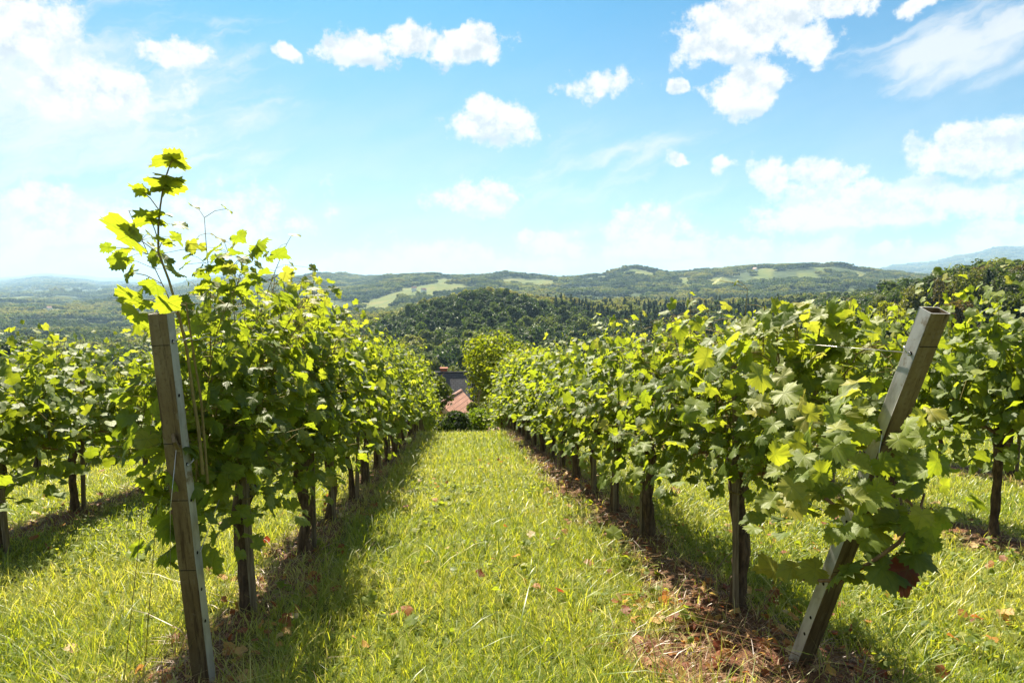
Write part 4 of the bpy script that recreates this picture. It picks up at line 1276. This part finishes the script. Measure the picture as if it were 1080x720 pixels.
def end_post(base, topc, W, D, yaw, hook_side, label, holes):
    base, topc = np.asarray(base, float), np.asarray(topc, float)
    ax = topc - base; H = np.linalg.norm(ax); ax /= H
    xx = np.array([math.cos(yaw), math.sin(yaw), 0]); xx -= (xx @ ax) * ax; xx /= np.linalg.norm(xx)
    yy = np.cross(ax, xx)
    root = empty('end_post', base)
    root.rotation_euler = Matrix([[xx[i], yy[i], ax[i]] for i in range(3)]).to_euler()
    tag(root, label, 'post', 'steel end posts of the trellis rows')
    t = .0045; w, d = W / 2, D / 2
    z0, z1 = -.45, H
    o = [(-w, -d), (w, -d), (w, d), (-w, d)]; i_ = [(-w + t, -d + t), (w - t, -d + t), (w - t, d - t), (-w + t, d - t)]
    NZ = 12
    V, P, Mx = [], [], []
    rb = .006
    # outer skin with small rounded corners
    oc = []
    for (cx, cy, a0) in ((w - rb, -d + rb, -90), (w - rb, d - rb, 0), (-w + rb, d - rb, 90), (-w + rb, -d + rb, 180)):
        for a in (0, 30, 60, 90):
            q = math.radians(a0 + a); oc.append((cx + rb * math.cos(q), cy + rb * math.sin(q)))
    n = len(oc)
    G = Geo()
    rr = np.random.default_rng(int(W * 1e4))
    for zi in range(NZ + 1):
        z = z0 + (z1 - z0) * zi / NZ
        for (x, y) in oc: V.append((x + .0006 * rr.normal(), y + .0006 * rr.normal(), z))
    for zi in range(NZ):
        for j in range(n):
            j2 = (j + 1) % n
            mx, my = (oc[j][0] + oc[j2][0]) / 2, (oc[j][1] + oc[j2][1]) / 2
            P.append([zi * n + j, zi * n + j2, (zi + 1) * n + j2, (zi + 1) * n + j])
            Mx.append(0 if (abs(my + d) < .004 or abs(my - d) < .004) else 1)
    b0 = len(V)
    ic = [(x * (w - t) / w, y * (d - t) / d) for x, y in oc]
    for z in (z1, z1 - .45):
        for (x, y) in ic: V.append((x, y, z))
    for j in range(n):
        j2 = (j + 1) % n
        P.append([NZ * n + j, NZ * n + j2, b0 + j2, b0 + j]); Mx.append(1)
        P.append([b0 + j, b0 + j2, b0 + n + j2, b0 + n + j]); Mx.append(0)
    P.append([b0 + n + j for j in range(n)]); Mx.append(2)
    me = bpy.data.meshes.new('post_body')
    me.from_pydata(V, [], P); me.polygons.foreach_set('material_index', Mx); me.update()
    link('post_body', me, [M_rust, M_zinc, M_hole], root)
    # punched holes and slots along the side that carries the wires
    hs = Geo()
    sx = hook_side * (w + .0012)
    for zh in holes:
        vs = [(sx, .0075 * math.cos(q) * 1.0 - d * .25, zh + .0075 * math.sin(q)) for q in np.linspace(0, 2 * math.pi, 10, endpoint=False)]
        vs += [(sx - hook_side * .003, v[1], v[2]) for v in vs]
        hs.add(vs, [list(range(10)) if hook_side > 0 else list(range(10))[::-1]] + [[j, (j + 1) % 10, 10 + (j + 1) % 10, 10 + j] for j in range(10)])
    link('punched_hole', hs.mesh('punched_hole'), M_hole, root)
    # creased joint lines round the post
    for zh in (H - .13, H - .55, H * .52, H * .33):
        sg = Geo()
        th = .0022
        for (c, s) in (((0, -d - .0008, zh), (W * .94, .002, th)),):
            sg.box(c, s)
        link('seam', sg.mesh('seam'), M_hole, root)
    # hooked wire clips
    for zh in (holes[0], holes[2]):
        ck = Geo()
        ck.tube([(sx, -d * .25, zh), (sx + hook_side * .018, -d * .25, zh + .004), (sx + hook_side * .026, -d * .1, zh + .016), (sx + hook_side * .02, d * .3, zh + .02), (sx + hook_side * .012, d * .6, zh + .008)], .0028, 6)
        ck.tube([(sx, -d * .25, zh - .006), (sx + hook_side * .006, -d * .25, zh)], .006, 6)
        link('wire_clip', ck.mesh('wire_clip', True), M_wire, root)
    return root, (base, ax, xx, yy, H)

lb = np.array(gpt(-1.15, 3.02)); lt = np.array([-1.225, 2.93, 1.255])
rb_ = np.array(gpt(1.585, 2.93)); rt_ = np.array([1.705, 2.32, 1.285])
LP, lpi = end_post(lb, lt, .080, .062, -.12, 1, 'upright rusty steel end post, hollow at the top, in front of the left row', [1.55, 1.32, 1.02, .86, .62, .45, .3])
RP, rpi = end_post(rb_, rt_, .082, .064, .10, -1, 'steeply tilted rusty steel end post poking out of the right row', [1.62, 1.28, 1.0, .84, .5, .3, .2])
# flat steel cleat on the left post
G = Geo()
base, ax, xx, yy, H = lpi
G.box((.024, -.046, 1.13), (.012, .05, .05), rot=np.array(Matrix.Rotation(.6, 3, 'X') @ Matrix.Rotation(.5, 3, 'Z')))
G.box((.026, -.035, 1.10), (.03, .006, .03))
link('cleat', G.mesh('cleat'), M_rust, LP)

def on_post(info, zh, sx, sy=0.0):
    base, ax, xx, yy, H = info
    return base + ax * zh + xx * sx + yy * sy
def wire(pts, r, label, cat='wire', name='trellis_wire', group='trellis wires', mat=None):
    G = Geo(); G.tube(pts, r, 5)
    o = link(name, G.mesh(name, True), mat or M_wire)
    tag(o, label, cat, group)
    return o
def row_wire(start, row, h, yend, label, r=.0016, y1=None):
    pts = [np.asarray(start)]
    y = (y1 or start[1] + .6)
    rr = np.random.default_rng(int(h * 100))
    while y < yend:
        pts.append(np.array([ROWS[row] + .012 * rr.normal(), y, float(ground_z(ROWS[row], y)) + h - .012 * abs(math.sin(y * 1.1))])); y += .9
    return wire(pts, r, label)
row_wire(on_post(lpi, 1.55, .05), 'L1', 1.62, 23, 'highest trellis wire of the row left of the grass path')
row_wire(on_post(lpi, 1.02, .05), 'L1', 1.12, 23, 'middle trellis wire of the row left of the grass path')
row_wire(on_post(lpi, .62, .05), 'L1', .80, 23, 'lowest trellis wire of the row left of the grass path')
row_wire(on_post(rpi, 1.62, -.05), 'R1', 1.50, 23, 'highest trellis wire of the row right of the grass path')
row_wire(on_post(rpi, 1.28, -.05), 'R1', 1.12, 23, 'middle trellis wire of the row right of the grass path')
row_wire(on_post(rpi, .84, -.05), 'R1', .80, 23, 'lowest trellis wire of the row right of the grass path')
for h, nm in ((1.62, 'highest'), (1.56, 'second highest'), (1.15, 'third highest'), (.8, 'lowest')):
    for rw, y0, tx in (('R2', 3.2, 'second row on the right'), ('L2', 5.0, 'second row on the left')):
        row_wire((ROWS[rw], y0, float(ground_z(ROWS[rw], y0)) + h), rw, h, 18, '%s trellis wire of the %s' % (nm, tx), r=.0022)
# twisted tail of the top wire, and the thin guy wires from the left post to the ground
q = on_post(lpi, 1.55, .05)
wire([q + np.array([.02 + .012 * i, .03 * i + .02, .006 * math.sin(i * 1.9)]) for i in range(9)], .0026, 'short twisted wire tail at the highest clip of the upright left post', group=None)
cl = on_post(lpi, 1.10, .03, -.06)
wire([cl, cl + np.array([-.03, -.01, -.25]), on_post(lpi, .55, -.06, -.06)], .0012, 'thin loose wire hanging down the face of the upright left post', group=None)
rc = on_post(rpi, 1.28, -.052, -.03)
wire([rc, on_post(rpi, 1.1, -.03, -.045), on_post(rpi, .9, -.02, -.045)], .0014, 'thin loose wire hanging down the face of the tilted right post', group=None)
def guy(p0, px, py, y, lab):
    e = at_y(px, py, y); e[2] = float(ground_z(e[0], e[1])) - .05
    wire([p0, (np.asarray(p0) + e) / 2 - np.array([0, 0, .01]), e], .0016, lab, 'guy wire', 'guy_wire', 'guy wires of the left end post', M_cane)
guy(at_y(165, 400, 3.25), 125, 690, 3.0, 'left one of two thin dark wires slanting down beside the left end post')
guy(at_y(172, 440, 3.25), 148, 650, 3.25, 'right one of two thin dark wires slanting down beside the left end post')

# withered leaf hanging in the front right spray
LVd = Leaves()
for (a, t, tt) in (((951, 612), (958, 630), .05), ((957, 600), (945, 622), .0), ((955, 605), (963, 618), .12)):
    p = at_y(*a, 2.42); q2 = at_y(*t, 2.42)
    LVd.add(p - oR, np.array([.2, -.8, .3]), q2 - p, np.linalg.norm(q2 - p), tt)
rv1 = [o for o in COL.objects if o.get('label', '').startswith('low sprawling grapevine')][0]
wl = link('withered_leaf', LVd.mesh('withered_leaf', 0, np.random.default_rng(3)), M_deadleaf, rv1)
wl['label'] = 'red-brown withered leaf'

# ------------------------------------------------------------------ grass and litter
rng = np.random.default_rng(42)
def blades(n, r0, r1, power, hscale, wbase, seed, nseg=3, soilrule=None, amin=-50, amax=58):
    rng = np.random.default_rng(seed)
    u = rng.random(n)
    e = 2 - power
    r = (r0 ** e + u * (r1 ** e - r0 ** e)) ** (1 / e)
    a = np.radians(rng.uniform(amin, amax, n))
    # tufts: pull blades towards jittered centres
    x, y = r * np.sin(a), r * np.cos(a)
    cell = .055 * (1 + r / 9)
    cx = (np.floor(x / cell) + .5 + .8 * (vnoise(np.floor(x / cell) * 3.7, np.floor(y / cell) * 5.1, 3) - .5)) * cell
    cy = (np.floor(y / cell) + .5 + .8 * (vnoise(np.floor(x / cell) * 2.3, np.floor(y / cell) * 7.7, 4) - .5)) * cell
    pull = rng.random(n) * .75
    x = x * (1 - pull) + cx * pull; y = y * (1 - pull) + cy * pull
    s = soil_mask(x, y)
    keep = rng.random(n) < soilrule(s, x, y)
    x, y, s = x[keep], y[keep], s[keep]
    n = len(x)
    r = np.hypot(x, y)
    patch = fbm(x * .9, y * .9, 12, 3)
    h = hscale * np.exp(.38 * rng.normal(size=n)) * (.55 + .95 * patch)
    return rng, x, y, s, r, n, patch, h

def blade_mesh(name, rng, x, y, r, h, wbase, tint, lean, mat, droop=1.0):
    n = len(x)
    z = ground_z(x, y) - .012
    az_ = rng.uniform(0, 2 * np.pi, n)
    ld = np.stack([np.cos(az_), np.sin(az_)], -1)
    fa = az_ + np.pi / 2 + .5 * rng.normal(size=n)
    wd_ = np.stack([np.cos(fa), np.sin(fa), np.zeros(n)], -1)
    w = wbase * (0.6 + .8 * rng.random(n)) * (1 + r / 7)
    ln = lean * (.35 + 1.1 * rng.random(n))
    segs = [(0, 1.0), (.38, .95), (.74, .62), (1.0, 0)]
    Vs = []
    for t, wf in segs:
        hx = h * ln * t ** 1.7
        hz = h * (t - droop * .45 * np.minimum(ln, 1.6) * t ** 2.4 * .6)
        c = np.stack([x + ld[:, 0] * hx, y + ld[:, 1] * hx, z + hz], -1)
        if wf > 0:
            Vs += [c - wd_ * (w * wf / 2)[:, None], c + wd_ * (w * wf / 2)[:, None]]
        else: Vs.append(c)
    V = np.stack(Vs, 1).reshape(-1, 3)
    b = 7 * np.arange(n)[:, None]
    Q = np.concatenate([b + np.array([[0, 1, 3, 2]]), b + np.array([[2, 3, 5, 4]])])
    T = b + np.array([[4, 5, 6]])
    me = mesh_np(name, V, [Q, T], dict(tint=np.repeat(tint, 7)), smooth=True)
    o = link(name, me, mat)
    return tag(o, kind='stuff')

def blade_material(name, top, lit, tm=.4):
    m, k, out = new_mat(name)
    tint = k.attr('tint')
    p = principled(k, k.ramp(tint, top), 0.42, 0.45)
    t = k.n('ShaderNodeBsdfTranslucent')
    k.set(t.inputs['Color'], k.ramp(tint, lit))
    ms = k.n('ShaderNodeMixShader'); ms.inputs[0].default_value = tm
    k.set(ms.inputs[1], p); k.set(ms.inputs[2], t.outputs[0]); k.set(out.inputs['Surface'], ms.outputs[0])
    return m
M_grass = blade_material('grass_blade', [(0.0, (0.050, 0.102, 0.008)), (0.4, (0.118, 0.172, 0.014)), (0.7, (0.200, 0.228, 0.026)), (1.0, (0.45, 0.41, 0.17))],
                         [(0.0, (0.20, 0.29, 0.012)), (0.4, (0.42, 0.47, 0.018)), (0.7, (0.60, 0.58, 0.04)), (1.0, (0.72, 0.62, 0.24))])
M_straw = blade_material('straw_blade', [(0.0, (0.08, 0.032, 0.017)), (0.5, (0.17, 0.085, 0.042)), (1.0, (0.36, 0.25, 0.13))],
                         [(0.0, (0.2, 0.08, 0.03)), (0.5, (0.4, 0.22, 0.09)), (1.0, (0.6, 0.45, 0.22))], .3)

rg, x, y, s, r, n, patch, h = blades(460000, 2.1, 26, 1.45, .072, .0034, 1, soilrule=lambda s, x, y: np.clip(1.0 - np.where(x < 0, .72, .93) * s, 0, 1))
edge = np.exp(-((np.abs(x - ROWS['L1']) - .42) / .16) ** 2) + np.exp(-((np.abs(x - ROWS['R1']) - .50) / .16) ** 2)
h = h * (1 + .85 * np.clip(edge, 0, 1) * vnoise(x * 3, y * 3, 8))
tint = np.clip(.50 + .17 * rg.normal(size=n) + .75 * (fbm(x * .9, y * .9, 55, 4) - .5) + .45 * s, 0, .8)
dry = rg.random(n) < .05 + .15 * s
tint = np.where(dry, rg.uniform(.8, 1.0, n), tint)
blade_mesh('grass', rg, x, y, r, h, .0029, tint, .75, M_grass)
# taller ungrazed blades in loose tufts along the row edges and at the front
rg, x, y, s, r, n, patch, h = blades(20000, 2.2, 14, 1.3, .16, .0045, 2, soilrule=lambda s, x, y: np.clip((np.exp(-((np.abs(x - ROWS['L1'] - .1) - .38) / .2) ** 2) + np.exp(-((np.abs(x - ROWS['R1']) - .55) / .2) ** 2) + .16) * (fbm(x * 1.6, y * 1.6, 71, 2) > .5) * (1 - .8 * s), 0, 1))
tint = np.clip(.40 + .18 * rg.normal(size=n), 0, .75)
tint = np.where(rg.random(n) < .18, rg.uniform(.8, 1, n), tint)
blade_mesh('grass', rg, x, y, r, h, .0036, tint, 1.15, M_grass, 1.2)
# dry hay and rootlets on the bare strips under the vines
rg, x, y, s, r, n, patch, h = blades(70000, 2.2, 22, 1.4, .075, .0030, 3, soilrule=lambda s, x, y: np.clip(s * 1.1 - .05, 0, 1))
blade_mesh('dry_grass', rg, x, y, r, h, .0028, np.clip(rg.random(n) ** 1.3, 0, 1), 2.2, M_straw, 1.5)
rg, x, y, s, r, n, patch, h = blades(11000, 2.4, 12, 1.3, .14, .0032, 4, soilrule=lambda s, x, y: np.clip(s * (1 - s) * 4 + .15 * s + .45 * np.exp(-((x - ROWS['L1'] - .28) / .22) ** 2), 0, 1) * (fbm(x * 2, y * 2, 90, 2) > .45))
blade_mesh('dry_grass', rg, x, y, r, h, .0030, np.clip(.15 + .6 * rg.random(n), 0, 1), 1.6, M_straw, 1.3)

# broad-leaved weeds and clover in the sward
rng = np.random.default_rng(17)
LVw = Leaves()
def weeds(n, xr, yr, cond, size, per):
    k_ = 0
    while k_ < n:
        x, y = rng.uniform(*xr), rng.uniform(*yr)
        if rng.random() > cond(x, y): continue
        k_ += 1
        z = float(ground_z(x, y))
        for j in range(per):
            a = rng.uniform(0, 6.283); d = rng.uniform(.01, .06)
            LVw.add(np.array([x + d * math.cos(a), y + d * math.sin(a), z + rng.uniform(.02, .10)]), np.array([.3 * math.cos(a), .3 * math.sin(a), 1]) + rng.normal(size=3) * .3,
                    np.array([math.cos(a), math.sin(a), .2]), size * rng.uniform(.6, 1.3), float(np.clip(.55 + .2 * rng.normal(), 0, .9)))
weeds(300, (1.9, 4.2), (2.8, 7.5), lambda x, y: 1.0, .022, 9)
weeds(170, (-1.0, 1.2), (3.0, 11), lambda x, y: .25 + .75 * (vnoise(x * 1.5, y * 1.5, 66) > .6), .020, 7)
weeds(120, (-3.8, -1.5), (3.0, 9), lambda x, y: .3 + .7 * (vnoise(x * 1.5, y * 1.5, 67) > .6), .020, 7)
weeds(45, (-1.2, 1.4), (3.0, 10), lambda x, y: 1.0, .04, 5)
tag(link('weeds', LVw.mesh('weeds', 2, rng), M_leaf), kind='stuff')
# fallen leaves and crumbs of bark
LVf = Leaves()
for i in range(900):
    rw = ('L1', 'R1', 'R1', 'R2', 'L2')[rng.integers(0, 5)]
    x, y = ROWS[rw] + rng.normal() * (.32 if rng.random() < .8 else .9), rng.uniform(2.6, 12)
    if i < 170: x, y = rng.uniform(.9, 1.9), rng.uniform(2.7, 4.0)
    elif i < 230: x, y = rng.uniform(-1.5, -.9), rng.uniform(2.9, 4.6)
    elif i < 300: x, y = rng.uniform(1.8, 4.2), rng.uniform(2.9, 6)
    elif i < 325: x, y = rng.uniform(-1, 1.3), rng.uniform(3, 9)
    sm = float(soil_mask(np.array([x]), np.array([y]))[0])
    LVf.add(np.array([x, y, float(ground_z(x, y)) + (.012 if sm > .5 else .05) + .02 * rng.random()]), np.array([0, 0, 1.0]) + rng.normal(size=3) * .45, np.array([rng.normal(), rng.normal(), 0]), rng.uniform(.018, .05), float(rng.random()))
tag(link('fallen_leaves', LVf.mesh('fallen_leaves', 1, rng), M_deadleaf), kind='stuff')
# clods and little stones on the bare strips
G = Geo()
bm = bmesh.new()
for i in range(520):
    rw = ('L1', 'R1', 'R1')[rng.integers(0, 3)]
    x, y = ROWS[rw] + rng.normal() * .22, rng.uniform(2.7, 9)
    s = rng.uniform(.006, .022)
    bmesh.ops.create_icosphere(bm, subdivisions=1, radius=s, matrix=Matrix.Translation((x, y, float(ground_z(x, y)) + s * .2)) @ Matrix.Rotation(rng.uniform(0, 6), 4, 'Z') @ Matrix.Diagonal((1, rng.uniform(.6, 1), rng.uniform(.5, .9), 1)))
for v in bm.verts: v.co += Vector(rng.normal(size=3) * .002)
me = bpy.data.meshes.new('clods'); bm.to_mesh(me); bm.free()
M_clod = plain('clod', [(0.3, (0.07, 0.04, 0.025)), (0.7, (0.19, 0.11, 0.065))], 25, 0.95, 0.1)
tag(link('clods', me, M_clod), kind='stuff')
